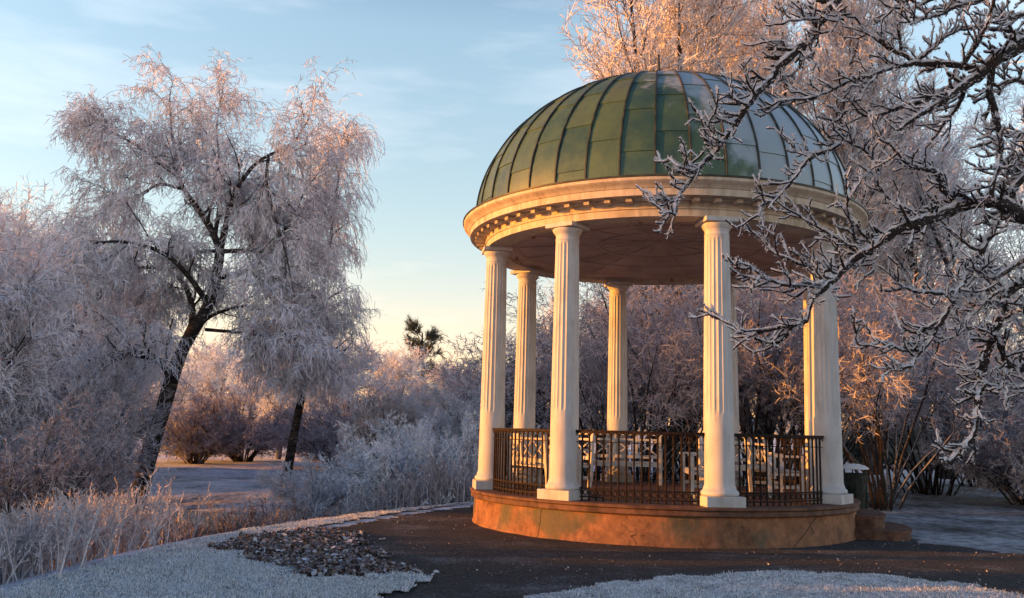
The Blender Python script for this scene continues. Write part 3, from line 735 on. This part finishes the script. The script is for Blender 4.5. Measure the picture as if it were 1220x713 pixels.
# --- the leaning weeping birch: main limbs laid out in space, 29 m away
def birch():
    rg=np.random.default_rng(5)
    Y=28.6
    def pth(pts,dy0,dy1,r0,r1,K=14):
        W=[at(x,y,Y+dy0+(dy1-dy0)*i/(len(pts)-1)) for i,(x,y) in enumerate(pts)]
        P=resample(smooth_path(W,5),K); return P,np.linspace(r0,r1,K)
    b0=at(160,598,Y); b0[2]=float(H(b0[0],Y))-.15
    segs=[]
    t1=[(160,604),(168,580),(178,540),(192,495),(204,455),(216,420),(232,392),(250,360),(258,330),(262,300)]
    segs.append(pth(t1,0,0,.29,.15,22))
    segs.append(pth([(262,302),(255,280),(240,255),(225,235),(212,212),(208,180),(205,160),(203,135),(202,112)],0,.6,.13,.02))
    segs.append(pth([(262,300),(270,265),(280,230),(300,200),(320,185),(345,175),(362,152),(368,142)],0,-1.2,.11,.02))
    segs.append(pth([(205,455),(195,435),(175,425),(150,424),(120,440),(95,470)],0,-1.5,.14,.03))
    segs.append(pth([(218,418),(222,400),(230,380),(225,350),(212,330),(190,320),(150,322),(118,350)],0,1.5,.12,.02))
    segs.append(pth([(245,393),(280,396),(310,400),(345,412),(372,420),(395,440)],0,-1.5,.06,.02))
    segs.append(pth([(212,212),(195,196),(175,182),(150,166),(128,155),(108,152)],.3,-.6,.07,.012))
    segs.append(pth([(215,225),(190,220),(160,235),(130,240),(115,260)],.3,1.4,.06,.012))
    segs.append(pth([(256,282),(262,240),(262,195),(258,155),(262,120)],0,1.6,.08,.012))
    segs.append(pth([(258,330),(290,325),(320,300),(345,265),(365,225),(385,200)],0,1.2,.1,.015))
    segs.append(pth([(248,362),(225,330),(200,305),(160,290),(110,290),(70,310)],0,-1.8,.1,.02))
    segs.append(pth([(320,185),(318,215),(325,250),(340,300),(350,350)],-.7,-1.6,.06,.012))
    segs.append(pth([(262,300),(300,300),(335,320),(370,350),(395,390)],0,1.5,.08,.015))
    segs.append(pth([(262,300),(240,300),(215,310),(190,345),(172,385)],0,1.8,.07,.015))
    segs.append(pth([(300,325),(322,345),(335,380),(345,420)],.2,-1.8,.06,.015))
    segs.append(pth([(262,240),(280,225),(300,235),(312,262)],.3,1.8,.05,.012))
    segs.append(pth([(232,392),(255,375),(290,365),(320,372),(345,385)],0,1.6,.07,.015))
    org=np.array([b0[0],b0[1],b0[2]])
    r=empty('weeping_birch',tuple(org)); tag(r,'tall frost covered weeping birch leaning right with a thick dark trunk','tree')
    T=Buf()
    for i,(P,R) in enumerate(segs): tubes(T,P-org,R,12 if i==0 else 8,jit=.03,rg=rg)
    # burr on the trunk
    c=at(180,503,Y-.1)-org; tubes(T,np.array([c+[0,0,-.15],c,c+[0,0,.12]]),[.08,.17,.07],8,rg=rg)
    T.build('trunk',M['birch_bark'],r,smooth=True)
    C=Buf(); L1=[(resample(P-org,14),np.interp(np.linspace(0,1,14),np.linspace(0,1,len(R)),R)) for P,R in segs[1:]]
    P=np.array([a for a,_ in L1]); R=np.array([b for _,b in L1])
    P1,R1=kids(rg,P,R,13,.12,1,1.75,.85,9,.13,.02,.5,.014,lt=lambda t:1.1-.6*t); 
    P2,R2=kids(rg,np.concatenate([P1]),R1,8,.15,1,.95,.8,7,.16,-.08,.5,.009)
    BR=Buf(); tubes(BR,P1,R1,5,rg=rg); tubes(BR,P2,R2,3,rg=rg,cap=False)
    BR.build('branches',M['bark_far'],r)
    P3,R3=kids(rg,P2,R2,8,.1,1,.55,.8,5,.16,-.38,.5,.009); tubes(C,P3,R3,2,rg=rg)
    P4,R4=kids(rg,P3,R3,6,.05,1,.22,.8,3,.2,-.25,.8,.0105,.6); tubes(C,P4,R4,2,rg=rg)
    C.build('crown',M['frost_twig'],r)
birch()
def birch2():
    rg=np.random.default_rng(8); Y=34
    W=[at(x,y,Y) for x,y in [(336,592),(343,560),(350,520),(358,480),(366,440),(376,400),(384,350),(392,300),(398,250),(405,200),(410,158)]]
    org=W[0].copy(); org[2]=float(H(org[0],Y))-.1; W[0]=org.copy()
    P0=resample(smooth_path(W,4),18)-org; R0=np.linspace(.2,.02,18)
    r=empty('weeping_birch',tuple(org)); tag(r,'slimmer frost covered birch with a straight dark trunk, right of the leaning birch','tree')
    T=Buf(); tubes(T,P0,R0,8,jit=.03,rg=rg)
    P1,R1=kids(rg,P0[None],R0[None],34,.22,1,2.1,.8,9,.1,.03,.5,.014,lt=lambda t:1.25-.85*t); tubes(T,P1,R1,5,rg=rg)
    P2,R2=kids(rg,P1,R1,9,.15,1,.9,.7,7,.14,-.12,.5,.009); tubes(T,P2,R2,3,rg=rg,cap=False)
    T.build('trunk',M['birch_bark'],r,smooth=True)
    C=Buf(); P3,R3=kids(rg,P2,R2,7,.1,1,.85,.6,6,.1,-.45,.5,.0095); tubes(C,P3,R3,2,rg=rg)
    P4,R4=kids(rg,P3,R3,5,.05,1,.32,.6,4,.15,-.3,.8,.0105,.6); tubes(C,P4,R4,2,rg=rg)
    C.build('crown',M['frost_twig'],r)
birch2()

# --- prototypes of the other trees and shrubs
def proto(name,cat,TC,tm,cm):
    return cap_tree(name,'',cat,(0,0,0),TC[0],TC[1],tm,cm)
# arching frosted shrub-trees at far left
pA=proto('frosted_willow','tree',grow_tree(21,6.5,3.6,asc=-.02,bare=.12,m1=20,m2=10,m3=9,m4=5,tw=.010,tl=.06,trops=(.0,-.03,-.10,-.12),ang=.85,r0=.16,forks=4),M['bark_far'],M['frost_twig'])
for (px,Y,top,rz,lb) in ((-70,22,262,.3,'broad frosted willow at the left edge in front of the birch'),(45,34,262,2.0,'frosted willow between the left edge and the leaning birch'),(125,42,300,4.1,'frosted willow far behind the leaning birch trunk'),
                         (-30,38,240,1.2,'frosted willow cut by the left edge, behind the broad one')):
    loc,h=spot(px,Y,top); put(pA,loc,rz,h,lb,'frosted willows at the left',w=.8)
# dark brown thicket shrubs, left
pB=proto('thicket_shrub','shrub',grow_shrub(31,3.0,.75,nst=34,m2=9,m3=8,m4=5,tw=.010,arch=.03,rs=.03),M['bark_far'],M['grey_twig'])
L_=[(15,17.5,470,'dark bare thicket shrub at the left edge behind the frosted weeds'),(68,21,485,'dark bare thicket shrub left of the birch trunk'),
    (60,24,430,'tall dark thicket shrub between the willows'),]
for i,(px,Y,top,lb) in enumerate(L_):
    loc,h=spot(px,Y,top); put(pB,loc,i*1.3,h,lb,'dark thicket shrubs at the left',w=.75)
# rounded frosted trees of the background
pC=proto('frosted_tree','tree',grow_tree(41,8,3.6,asc=.03,bare=.12,m1=22,m2=9,m3=8,m4=6,tw=.016,trops=(.02,.02,.0,0),ang=.95,r0=.17,forks=2),M['bark_far'],M['blue_frost'])
L_=[(200,58,430,'frosted tree far behind the leaning birch'),(285,62,425,'frosted tree far behind, left of the slim birch'),
    (415,55,405,'frosted tree just right of the slim birch'),(460,60,414,'frosted tree left of the distant pine'),(532,62,432,'low frosted tree right of the distant pine'),
    (568,58,436,'frosted tree far behind the left pavilion column'),(150,60,440,'frosted tree far behind, left of the leaning trunk'),(330,54,412,'frosted tree far behind the slim birch trunk'),(372,66,402,'most distant frosted tree right of the slim birch trunk'),(245,72,405,'most distant frosted tree right of the leaning trunk'),(496,64,446,'frosted tree directly below the distant pine'),(745,58,430,'frosted tree far behind the fanning stems, left of the central column'),(865,60,425,'frosted tree far behind the right railing'),(950,57,430,'frosted tree far behind the right rear column')]
for i,(px,Y,top,lb) in enumerate(L_):
    loc,h=spot(px,Y,top); put(pC,loc,i*2.1,h,lb,'frosted background trees',w=1.15)
# blue-white mounds
pD=proto('frosted_shrub','shrub',grow_shrub(51,2.4,1.0,nst=36,m2=9,m3=9,m4=6,tw=.009,arch=.05,rs=.02,bare=.2),M['bark_far'],M['blue_frost'])
L_=[(512,24,497,'large blue white frosted shrub left of the pavilion'),(548,23,508,'frosted shrub next to the left pavilion column'),(472,29,505,'frosted shrub behind the large blue white one'),
    (372,28,548,'small round frosted shrub beside the slim birch trunk'),(520,36,470,'taller frosted shrub behind, left of the pavilion'),(575,33,462,'frosted shrub behind the leftmost pavilion column'),
    (438,37,500,'frosted shrub behind, left of the sunlit upright stems')]
for i,(px,Y,top,lb) in enumerate(L_):
    loc,h=spot(px,Y,top); put(pD,loc,i*1.7+.4,h,lb,'frosted shrubs beyond the pond',w=(.8,.7,.5,.8,.8,.8,.5)[i])
# upright sunlit stems
pE=proto('upright_shrub','shrub',grow_shrub(61,2.2,.28,nst=44,m2=6,m3=6,m4=4,tw=.011,arch=-.03,wander=.07,tropf=.12,rs=.018,base_r=.5),M['bark_far'],M['tan_twig'])
loc,h=spot(460,31,470); put(pE,loc,0,h,'tan shrub of upright stems catching the sun, between frosted shrubs','upright shrubs')
# trees behind the dome
pF=proto('upright_tree','tree',grow_tree(71,15,3.9,asc=.10,bare=.22,m1=24,m2=9,m3=6,m4=5,tw=.013,wander=.1,trops=(.03,.04,.06,.08),ang=.82,r0=.2,forks=3,tl=.055),M['bark_far'],M['tan_twig'])
L_=[(822,27,-70,0,'tall upright tree with sunlit frosted twigs directly behind the dome'),(900,29.5,-60,2.2,'tall upright tree behind the right half of the dome'),(790,34,15,4.0,'upright tree showing left of the dome finial'),(975,34,0,1.1,'tall upright tree behind the long overhanging branch')]
for (px,Y,top,rz,lb) in L_:
    loc,h=spot(px,Y,top); put(pF,loc,rz,h,lb,'upright trees behind the dome')
# pink-brown multi-stem shrubs behind
pG=proto('lilac_shrub','shrub',grow_shrub(81,4.6,.5,nst=26,m2=9,m3=8,m4=6,tw=.0078,arch=.02,rs=.034,bare=.42,base_r=.6),M['bark'],M['pink_twig'])
L_=[(765,22.5,335,'reddish bare shrub with fanning dark stems seen between the middle columns'),(835,24,320,'reddish bare shrub behind the central column'),(905,22,325,'reddish bare shrub behind the right railing'),
    (962,24.5,320,'reddish bare shrub behind the right rear column'),(1055,19.5,335,'multi stemmed reddish shrub right of the litter bin'),(1105,25,370,'reddish shrub behind the one by the bin'),
    (708,30,345,'greyish pink shrub seen between the second column and the rear column'),(655,38,385,'pink shrub seen just left of the second front column'),(1165,30,395,'reddish shrub at the right under the hanging branch')]
for i,(px,Y,top,lb) in enumerate(L_):
    loc,h=spot(px,Y,top); put(pG,loc,i*1.9,h,lb,'reddish shrubs behind the pavilion')
# tall grey trees at the right
pH=proto('bare_tree','tree',grow_tree(91,13,4.4,asc=.06,bare=.2,m1=20,m2=8,m3=7,m4=5,tw=.014,trops=(.03,.02,.0,0),ang=.85,r0=.26,forks=2),M['bark_far'],M['blue_frost'])
L_=[(1040,38,165,0,'tall grey frosted tree right of the dome'),(1130,36,110,1.5,'tall grey frosted tree behind the overhanging boughs'),(1215,33,120,3,'tall grey frosted tree at the right edge'),(1290,40,40,5,'tall frosted tree beyond the right edge'),(690,52,350,4,'grey tree far behind seen past the second column'),(1085,50,200,2.5,'grey frosted tree far behind the reddish shrubs')]
for (px,Y,top,rz,lb) in L_:
    loc,h=spot(px,Y,top); put(pH,loc,rz,h,lb,'grey frosted trees')
# right-hand bush and far hedge
pI=proto('rounded_shrub','shrub',grow_shrub(95,2.3,1.0,nst=40,m2=9,m3=9,m4=7,tw=.008,arch=.04,rs=.03,bare=.15),M['bark'],M['grey_twig'])
for (px,Y,top,lb) in ((232,46,478,'rounded grey shrub on the far bank behind the birch trunk'),(290,49,462,'rounded grey shrub on the far bank left of the slim birch'),(402,44,475,'rounded grey shrub right of the slim birch'),(1222,21.5,468,'dense grey purple rounded shrub at the right edge of the grass'),(1285,22,440,'grey purple rounded shrub beyond the right edge')):
    loc,h=spot(px,Y,top); put(pI,loc,px,h,lb,'rounded shrubs at the right')
pJ=proto('hedge_shrub','hedge',grow_shrub(97,2.6,1.1,nst=30,m2=9,m3=9,m4=7,tw=.018,arch=.03,rs=.03,bare=.08),M['bark'],M['greenish'])
for i,(px,Y,top) in enumerate(((1075,46,492),(1120,47,488),(1168,46,490),(1215,48,486),(1030,47,494))):
    loc,h=spot(px,Y,top); put(pJ,loc,px,h,('pale green hedge bush at the far end of the grass, behind the bin','pale green hedge bush at the far end, second from the bin','pale green hedge bush at the far end, behind the hanging branch tip','pale green hedge bush at the far end, by the right edge','pale green hedge bush at the far end, mostly behind the lilac stems')[i],'far hedge bushes')
# dark evergreen seen between columns, distant pine
pK=proto('evergreen_shrub','evergreen',grow_shrub(99,3.2,.22,nst=40,m2=10,m3=9,m4=7,tw=.02,arch=.0,rs=.03,bare=.05,base_r=.9),M['bark'],M['thuja'])
loc,h=spot(633,31,432); put(pK,loc,0,h,'dark rounded evergreen seen between the left pavilion columns',w=.5)
def pine():
    rg=np.random.default_rng(3); Y=75; loc,h=spot(499,Y,394)
    r=empty('pine_tree',loc); tag(r,'small dark pine standing above the far tree line','tree')
    T=Buf(); K=10; P=np.array([[math.sin(k*.5)*.15,0,-.2+k*h/(K-1)] for k in range(K)],float); R=np.linspace(.28,.06,K); tubes(T,P,R,7,rg=rg)
    P1,R1=kids(rg,P[None],R[None],30,.55,1,1.45,1.15,6,.12,.06,.4,.04,lt=lambda t:1.0-.35*np.abs(t-.75)*2); tubes(T,P1,R1,4,rg=rg)
    T.build('trunk',M['bark_far'],r); C=Buf()
    P2,R2=kids(rg,P1,R1,7,.35,1,.65,.8,4,.2,.05,.5,.02); P3,R3=kids(rg,P2,R2,34,.15,1,.36,.8,3,.1,.0,.7,.022); tubes(C,P2,R2,3,rg=rg); tubes(C,P3,R3,2,rg=rg)
    C.build('crown',M['needle'],r)
pine()
for i,(x,y) in enumerate(((-34,32.5),(-35,35.5),(-34.5,38.5))):  # unseen hedge added outside the frame to shade the far bank
    put(pJ,(x,y,float(H(x,y))),i*1.3+.2,6.2,('pale green hedge bush added for shade left of the far bank, nearest','pale green hedge bush added for shade left of the far bank, middle','pale green hedge bush added for shade left of the far bank, farthest')[i],'hedge bushes added for shade left of the far bank',w=.5)

# --- frosted weeds and reeds beyond the ridge
def weeds(name,label,cat,px,Y,n,h,sx,sy,seed,mt,lean=.22,tw=.0085,side=9,K=6,group=None):
    rg=np.random.default_rng(seed); v=at(px,640,Y); cx=v[0]
    x=rg.normal(size=n)*sx*.5; y=rg.normal(size=n)*sy*.5
    z0=H(cx+x,Y+y); zc=float(H(cx,Y)); P=np.empty((n,K,3)); P[:,0]=np.stack([x,y,z0-zc-.05],-1)
    d=nrm(rg.normal(size=(n,3))*[lean,lean,0]+[0,0,1]); L=h*(.55+.5*rg.random(n))
    for k in range(1,K): d=nrm(d+rg.normal(size=d.shape)*.06); P[:,k]=P[:,k-1]+d*(L/(K-1))[:,None]
    R=np.linspace(1,.6,K)[None]*np.full((n,1),tw); B=Buf(); tubes(B,P,R,3,rg=rg,cap=False)
    P2,R2=kids(rg,P,R,side,.3,1,h*.16,.6,3,.15,.1,.9,tw*.8); tubes(B,P2,R2,2,rg=rg)
    P3,R3=kids(rg,P2,R2,4,.3,1,h*.05,.8,2,.1,.05,.9,tw*.8); tubes(B,P3,R3,2,rg=rg)
    r=B.build(name,mt); r.location=(cx,Y,zc); tag(r,label,cat,group); return r
W_=[(12,9.9,200,.8,1.0,.9,'frosted weed clump at the left edge of the lawn'),(62,11.6,240,.95,1.0,.9,'frosted weed clump second from the left edge'),
    (118,13.4,200,1.0,.9,.9,'frosted weed clump just left of the birch trunk'),(-35,9.0,160,.7,.8,.8,'frosted weed clump cut by the left edge'),(165,15.5,110,1.0,.8,.9,'thin frosted weed clump in front of the birch trunk')]
for i,(px,Y,n,h,sx,sy,lb) in enumerate(W_): weeds('frosted_weeds',lb,'weeds',px,Y,n,h,sx,sy,200+i,M['reed'],group='frosted weed clumps left')
W_=[(215,15.6,200,.75,1.2,.9,'low brown frosted weeds beside the pond, right of the birch trunk'),(265,17,200,.8,1.2,1,'low brown frosted weeds below the far slope'),(315,18.5,180,.8,1.3,1,'low brown frosted weeds in front of the slim birch'),(180,17.5,160,.7,1.2,1,'low brown frosted weeds at the foot of the birch')]
for i,(px,Y,n,h,sx,sy,lb) in enumerate(W_): weeds('brown_weeds',lb,'weeds',px,Y,n,h,sx,sy,220+i,M['brown_stem'],lean=.45,group='low brown weeds by the pond')
W_=[(452,21.5,70,1.25,.9,.5,'pale upright reeds left of the pavilion, leftmost tuft'),(480,21.5,80,1.35,.9,.5,'pale upright reeds left of the pavilion, middle tuft'),(515,21,80,1.4,.9,.5,'pale upright reeds nearest the pavilion plinth'),(430,22.5,50,1.1,.7,.5,'sparse pale reeds at the end of the snowy bank')]
for i,(px,Y,n,h,sx,sy,lb) in enumerate(W_): weeds('pale_reeds',lb,'reeds',px,Y,n,h,sx,sy,240+i,M['reed'],lean=.07,tw=.014,side=8,group='pale reeds behind the ridge')

# --- unseen trees and hedges added outside the frame, sun's side, to throw shade
def shade_tree(x,y,h,label,seed,sc=1):
    c=put(pH,(x,y,float(H(x,y))-.1),seed,h,label,'shade trees added left of the view'); return c
shade_tree(-16,3.5,9,'bare frosted shade tree added left of the view, nearest the camera',1)
shade_tree(-22,4.5,10,'bare frosted shade tree added left of the view, second',2)

for i,(x,y) in enumerate(((-11,1.5),(-11.2,3.4),(-11,5.2),(-11.3,6.6),(-11,7.2),(-11.2,7.8))):  # hedge added off frame to keep the sun off lawn and gravel
    put(pJ,(x,y,float(H(x,y))),i*1.1,4.5,('pale green hedge bush added for shade left of the view, nearest the viewer','pale green hedge bush added for shade left of the view, second from the viewer','pale green hedge bush added for shade left of the view, third from the viewer','pale green hedge bush added for shade left of the view, fourth from the viewer','pale green hedge bush added for shade left of the view, fifth from the viewer','pale green hedge bush added for shade left of the view, farthest from the viewer')[i],'hedge bushes added for shade left of the view',w=.62)
for i,(x,y) in enumerate(((-18,16.4),(-18.4,19.0),(-18,20.8),(-18.3,22.6),(-18.1,24.6))):  # tall hedge added off frame to shade the shrubs behind the pavilion
    put(pJ,(x,y,float(H(x,y))),i*1.7+.5,(5.2,7.2,7.4,6.2,6.0)[i],('tall pale green hedge bush added for shade far left of the view, nearest along the pond','tall pale green hedge bush added for shade far left of the view, second along the pond','tall pale green hedge bush added for shade far left of the view, third along the pond','tall pale green hedge bush added for shade far left of the view, fourth along the pond','tall pale green hedge bush added for shade far left of the view, last along the pond')[i],'tall hedge bushes added for shade left of the pond',w=.42)
for i,(x,y,h_) in enumerate(((-30,23.5,13),(-33,27,15),(-31,31,15),(-28,19.5,12.0),(-37,25,16),(-36,29,16),(-25.5,17.2,10.5))):  # bare trees added off frame to dapple the birch and rear shrubs
    shade_tree(x,y,h_,('bare frosted shade tree added left of the view, third','bare frosted shade tree added left of the view, fourth','bare frosted shade tree added left of the view, farthest','bare frosted shade tree added left of the view, beyond the lawn','bare frosted shade tree added far left of the view, behind the third','bare frosted shade tree added far left of the view, behind the fourth','bare frosted shade tree added left of the view, level with the pavilion')[i],7+i)
# --- the overhanging tree at the right, boughs laid out 5 m away
def bough_tree():
    rg=np.random.default_rng(77)
    paths=[]   # px points, r0(m), r1, start Y, end Y
    A=lambda pts,r0,r1,y0=None,y1=None: paths.append((pts,r0,r1,y0,y1))
    A([(1200,-110),(1120,-90),(1050,-55),(1010,-20),(993,8),(974,34),(952,61),(933,80),(921,93),(895,125),(876,151),(853,182),(831,208),(808,239),(804,257)],.045,.007,5.3,4.7)
    for q in ([(829,206),(812,200),(796,189)],[(810,235),(797,240),(785,236)],[(806,246),(797,255),(789,252)],[(863,170),(850,165),(844,151)],[(878,150),(862,145),(846,138)],
              [(893,127),(882,122),(870,110)],[(921,93),(903,98),(884,98)],[(933,82),(934,94),(929,102)],[(948,63),(935,54),(918,49)],[(982,21),(960,25),(933,28)],[(974,34),(965,22),(950,18)],
              [(993,8),(998,25),(988,42)],[(952,61),(966,70),(972,58)],[(853,182),(846,172),(838,182)]): A(q,.010,.004)
    A([(1260,30),(1220,49),(1202,61),(1184,72),(1169,85),(1153,99),(1137,112),(1117,126),(1095,139),(1072,155)],.062,.01,5.4,4.9)
    A([(1184,72),(1181,90),(1181,112),(1184,135),(1189,157),(1191,184),(1187,206),(1182,229),(1184,242)],.03,.012)
    A([(1151,101),(1145,118),(1137,135),(1126,148),(1117,157),(1104,175)],.018,.007)
    A([(1153,99),(1128,108),(1099,123),(1068,132),(1034,139),(1016,130),(1000,144),(985,150)],.018,.006)
    A([(1169,85),(1144,78),(1117,76),(1095,74),(1079,63),(1061,56),(1045,47),(1030,34),(1018,20)],.022,.006)
    A([(1095,75),(1068,81),(1045,90),(1014,99),(973,114),(945,118),(925,122)],.015,.005)
    A([(1074,60),(1070,40),(1074,18),(1082,0),(1090,-20)],.013,.007)
    A([(1095,72),(1112,54),(1130,40),(1162,36),(1186,35),(1222,42)],.014,.012)
    A([(1144,83),(1158,62),(1171,40),(1180,18),(1186,-10)],.016,.010)
    A([(1045,90),(1030,108),(1025,120)],.009,.005)
    A([(1230,-20),(1190,-5),(1150,8),(1110,22),(1085,30)],.022,.007,5.6,5.0)
    A([(1240,10),(1205,20),(1180,18)],.02,.01,5.6,5.2)
    A([(1150,8),(1120,-2),(1090,10),(1060,8),(1045,-5)],.012,.006)
    A([(1270,262),(1222,262),(1207,251),(1184,242),(1173,242),(1144,247),(1121,258),(1099,267),(1072,276),(1054,289),(1040,298),(1026,307),(1014,314),(995,333),(975,352),(963,368),(960,384)],.05,.012,5.4,4.6)
    A([(1144,246),(1135,236),(1121,224),(1112,208),(1095,202),(1077,190),(1061,175),(1047,166)],.024,.006)
    A([(960,384),(944,388),(916,392),(889,399),(869,388),(842,372)],.014,.005)
    A([(944,390),(924,411),(897,421)],.011,.005)
    A([(1014,314),(987,321),(960,317),(932,305),(912,290),(901,278)],.014,.005)
    A([(995,333),(975,343),(948,343),(916,333),(900,322),(881,313)],.014,.005)
    A([(1026,307),(1007,293),(979,278),(956,262),(944,242)],.014,.005)
    A([(1026,307),(1022,290),(1015,262),(1010,240),(1020,225)],.011,.006)
    A([(1040,298),(1042,320),(1036,330)],.007,.004)
    A([(1099,267),(1085,250),(1065,240),(1048,222),(1040,205),(1030,212)],.012,.005)
    A([(1016,150),(995,176),(967,187),(948,211),(928,235),(908,246),(905,258)],.012,.006,5.0,4.8)
    A([(967,187),(950,182),(940,170)],.007,.004)
    A([(1047,205),(1030,180),(1010,170),(990,165)],.009,.005)
    A([(1280,230),(1240,200),(1205,205),(1190,175),(1197,150)],.02,.008,5.5,5.1)
    A([(1250,180),(1215,215),(1185,270),(1168,299),(1156,320),(1139,346),(1122,379),(1105,405),(1090,426),(1086,438),(1063,440)],.028,.007,5.4,4.7)
    A([(1139,348),(1109,350),(1084,346),(1063,337)],.013,.005)
    A([(1122,382),(1093,396),(1067,384)],.011,.005)
    A([(1095,418),(1076,419),(1055,409),(1025,411),(1021,392)],.011,.005)
    A([(1168,299),(1150,290),(1130,270),(1120,262)],.010,.005)
    A([(1270,290),(1220,312),(1200,325),(1181,333),(1160,320)],.024,.01,5.5,5.0)
    A([(1260,330),(1210,341),(1198,367),(1189,388),(1179,421),(1170,451),(1166,480),(1160,505),(1156,527),(1143,539),(1132,552)],.035,.019,5.4,4.9)
    A([(1275,425),(1220,438),(1202,434),(1191,413),(1185,400)],.034,.014,5.5,5.1)
    A([(1198,345),(1185,350),(1160,371),(1139,400),(1113,409)],.014,.005)
    A([(1275,455),(1220,460),(1190,462),(1165,455)],.014,.007,5.4,5.1)
    A([(1172,445),(1147,438),(1132,436)],.010,.005)
    A([(1260,120),(1220,100),(1200,98),(1190,112)],.02,.01,5.5,5.2)
    A([(1265,160),(1215,160),(1205,190),(1208,225)],.018,.01,5.6,5.2)
    segs=[]; known=[]   # (px,py,Y)
    for pts,ra,rb,y0,y1 in paths:
        if y0 is None:
            q=min(known,key=lambda k:(k[0]-pts[0][0])**2+(k[1]-pts[0][1])**2); y0=q[2]
            ln=sum(math.dist(a,b) for a,b in zip(pts[:-1],pts[1:])); y1=y0+float(rg.uniform(-.9,.6))*ln*.005
        n=len(pts); W=[]
        for i,(x,y) in enumerate(pts):
            Y=y0+(y1-y0)*i/(n-1)+(.04*float(rg.normal()) if 0<i<n-1 else 0); W.append(at(x,y,Y)); known.append((x,y,Y))
        P=smooth_path(W,5); 
        segs.append((P,np.linspace(ra,rb,len(P))))
    # densify 'known' effect is enough; trunk and the limbs that carry the boughs
    tr=resample(smooth_path([(5.3,6.3,-.1),(5.22,6.25,.8),(5.1,6.15,1.8),(5.05,6.1,2.9),(4.95,6.05,4.0),(4.9,5.9,5.2),(4.8,5.7,6.6)],4),22)
    trr=np.linspace(.26,.08,22); trr[0]=.34
    org=np.array([5.3,6.3,0.])
    r=empty('overhanging_tree',tuple(org)); tag(r,'rough barked tree at the right whose dark frosted boughs hang across the dome','tree')
    T=Buf(); tubes(T,tr-org,trr,12,jit=.04,rg=rg)
    T.build('trunk',M['bark'],r,smooth=True)
    Bb=Buf(); Fr=Buf()
    def spr(P,R,n,frost=True,sm=True):
        tubes(Bb,P-org,R,n,jit=.10,rg=rg)
        if frost:
            tubes(Fr,P-org,R*.44+.0027,max(n-1,4),jit=.3,shift=np.array([-.0,0,.0])+np.stack([0*R-.0015,0*R-.001,R*.86+.002],-1),rg=rg)
    allP=[]
    for (P,R),(pts,ra,rb,y0,y1) in zip(segs,paths):
        if y0 is not None and pts[0][0]>1100:
            # limb joining the trunk
            s=P[0]; zz=np.clip(s[2]+float(rg.uniform(-1.1,.25)),1.5,6.2); j=np.argmin(abs(tr[:,2]-zz)); c=tr[j]
            w1=rg.normal(size=3)*.13; w2=rg.normal(size=3)*.09
            L_=smooth_path([c,c+(s-c)*.35+w1,c+(s-c)*.7+w2,s],8); Q=resample(L_,30); Q=Q+np.cumsum(rg.normal(size=Q.shape),axis=0)*.003*np.sin(np.linspace(0,np.pi,30))[:,None]
            RL=np.linspace(ra*1.6,ra*.9,30); spr(Q,RL*(1+.1*rg.normal(size=30)),8); allP.append((Q,RL))
        K=max(6,int(np.linalg.norm(np.diff(P,axis=0),axis=1).sum()/.025)); Q=resample(np.column_stack([P,R]),K)
        P_,R_=Q[:,:3],Q[:,3]*.85
        nz=np.cumsum(rg.normal(size=(K,3)),axis=0)*.0028; nz-=np.linspace(0,1,K)[:,None]*nz[-1]; P_=P_+nz
        spr(P_,R_*(1+.10*rg.normal(size=K)),8)
        allP.append((P_,R_))
    # spurs and twigs: stubby, curving up and outwards
    lv=[]
    for P_,R_ in allP:
        ln=np.linalg.norm(np.diff(P_,axis=0),axis=1).sum(); m_=max(3,int(ln/.06))
        a,b=kids(rg,resample(np.column_stack([P_,R_]),24)[None,:,:3],np.interp(np.linspace(0,1,24),np.linspace(0,1,len(R_)),R_)[None],m_,.04,1,.135,.75,7,.13,.07,.5,.0064,.5,bias=(-.5,0,.35))
        lv.append((a,np.clip(b,0,.009)))
    P2=np.concatenate([a for a,_ in lv]); R2=np.concatenate([b for _,b in lv]); spr(P2,R2,5)
    P3,R3=kids(rg,P2,R2,3,.25,.97,.062,.7,5,.14,.10,.85,.0048,.8,bias=(-.4,0,.4)); spr(P3,R3,5)
    Bb.build('boughs',M['bough_bark'],r,smooth=True)
    # rime crystals
    for (PP,RR,m_,l_) in ((P2,R2,16,.006),(P3,R3,14,.005)):
        a,b=kids(rg,PP,RR,m_,.0,1,l_+.011,1.3,2,.1,.1,.0,.0026,.4,bias=(0,0,.45)); tubes(Fr,a-org,b,2,rg=rg)
    for P_,R_ in allP:
        K=len(R_); a,b=kids(rg,P_[None],R_[None],K*10,.0,1,.019,1.35,2,.1,.1,.0,.0032,.35,bias=(0,0,.55)); a=a+0
        # start the crystals on the bark surface
        d_=nrm(a[:,1]-a[:,0]); off=np.interp(np.linspace(0,1,len(a)),np.linspace(0,1,K),R_)[:,None]*.9*d_; a=a+off[:,None]
        tubes(Fr,a-org,b,2,rg=rg)
    Fr.build('rime_frost',M['rime'],r)
bough_tree()

# tidy helper flags
for o in bpy.data.objects:
    for q in ('used','ht'):
        if q in o.keys(): del o[q]
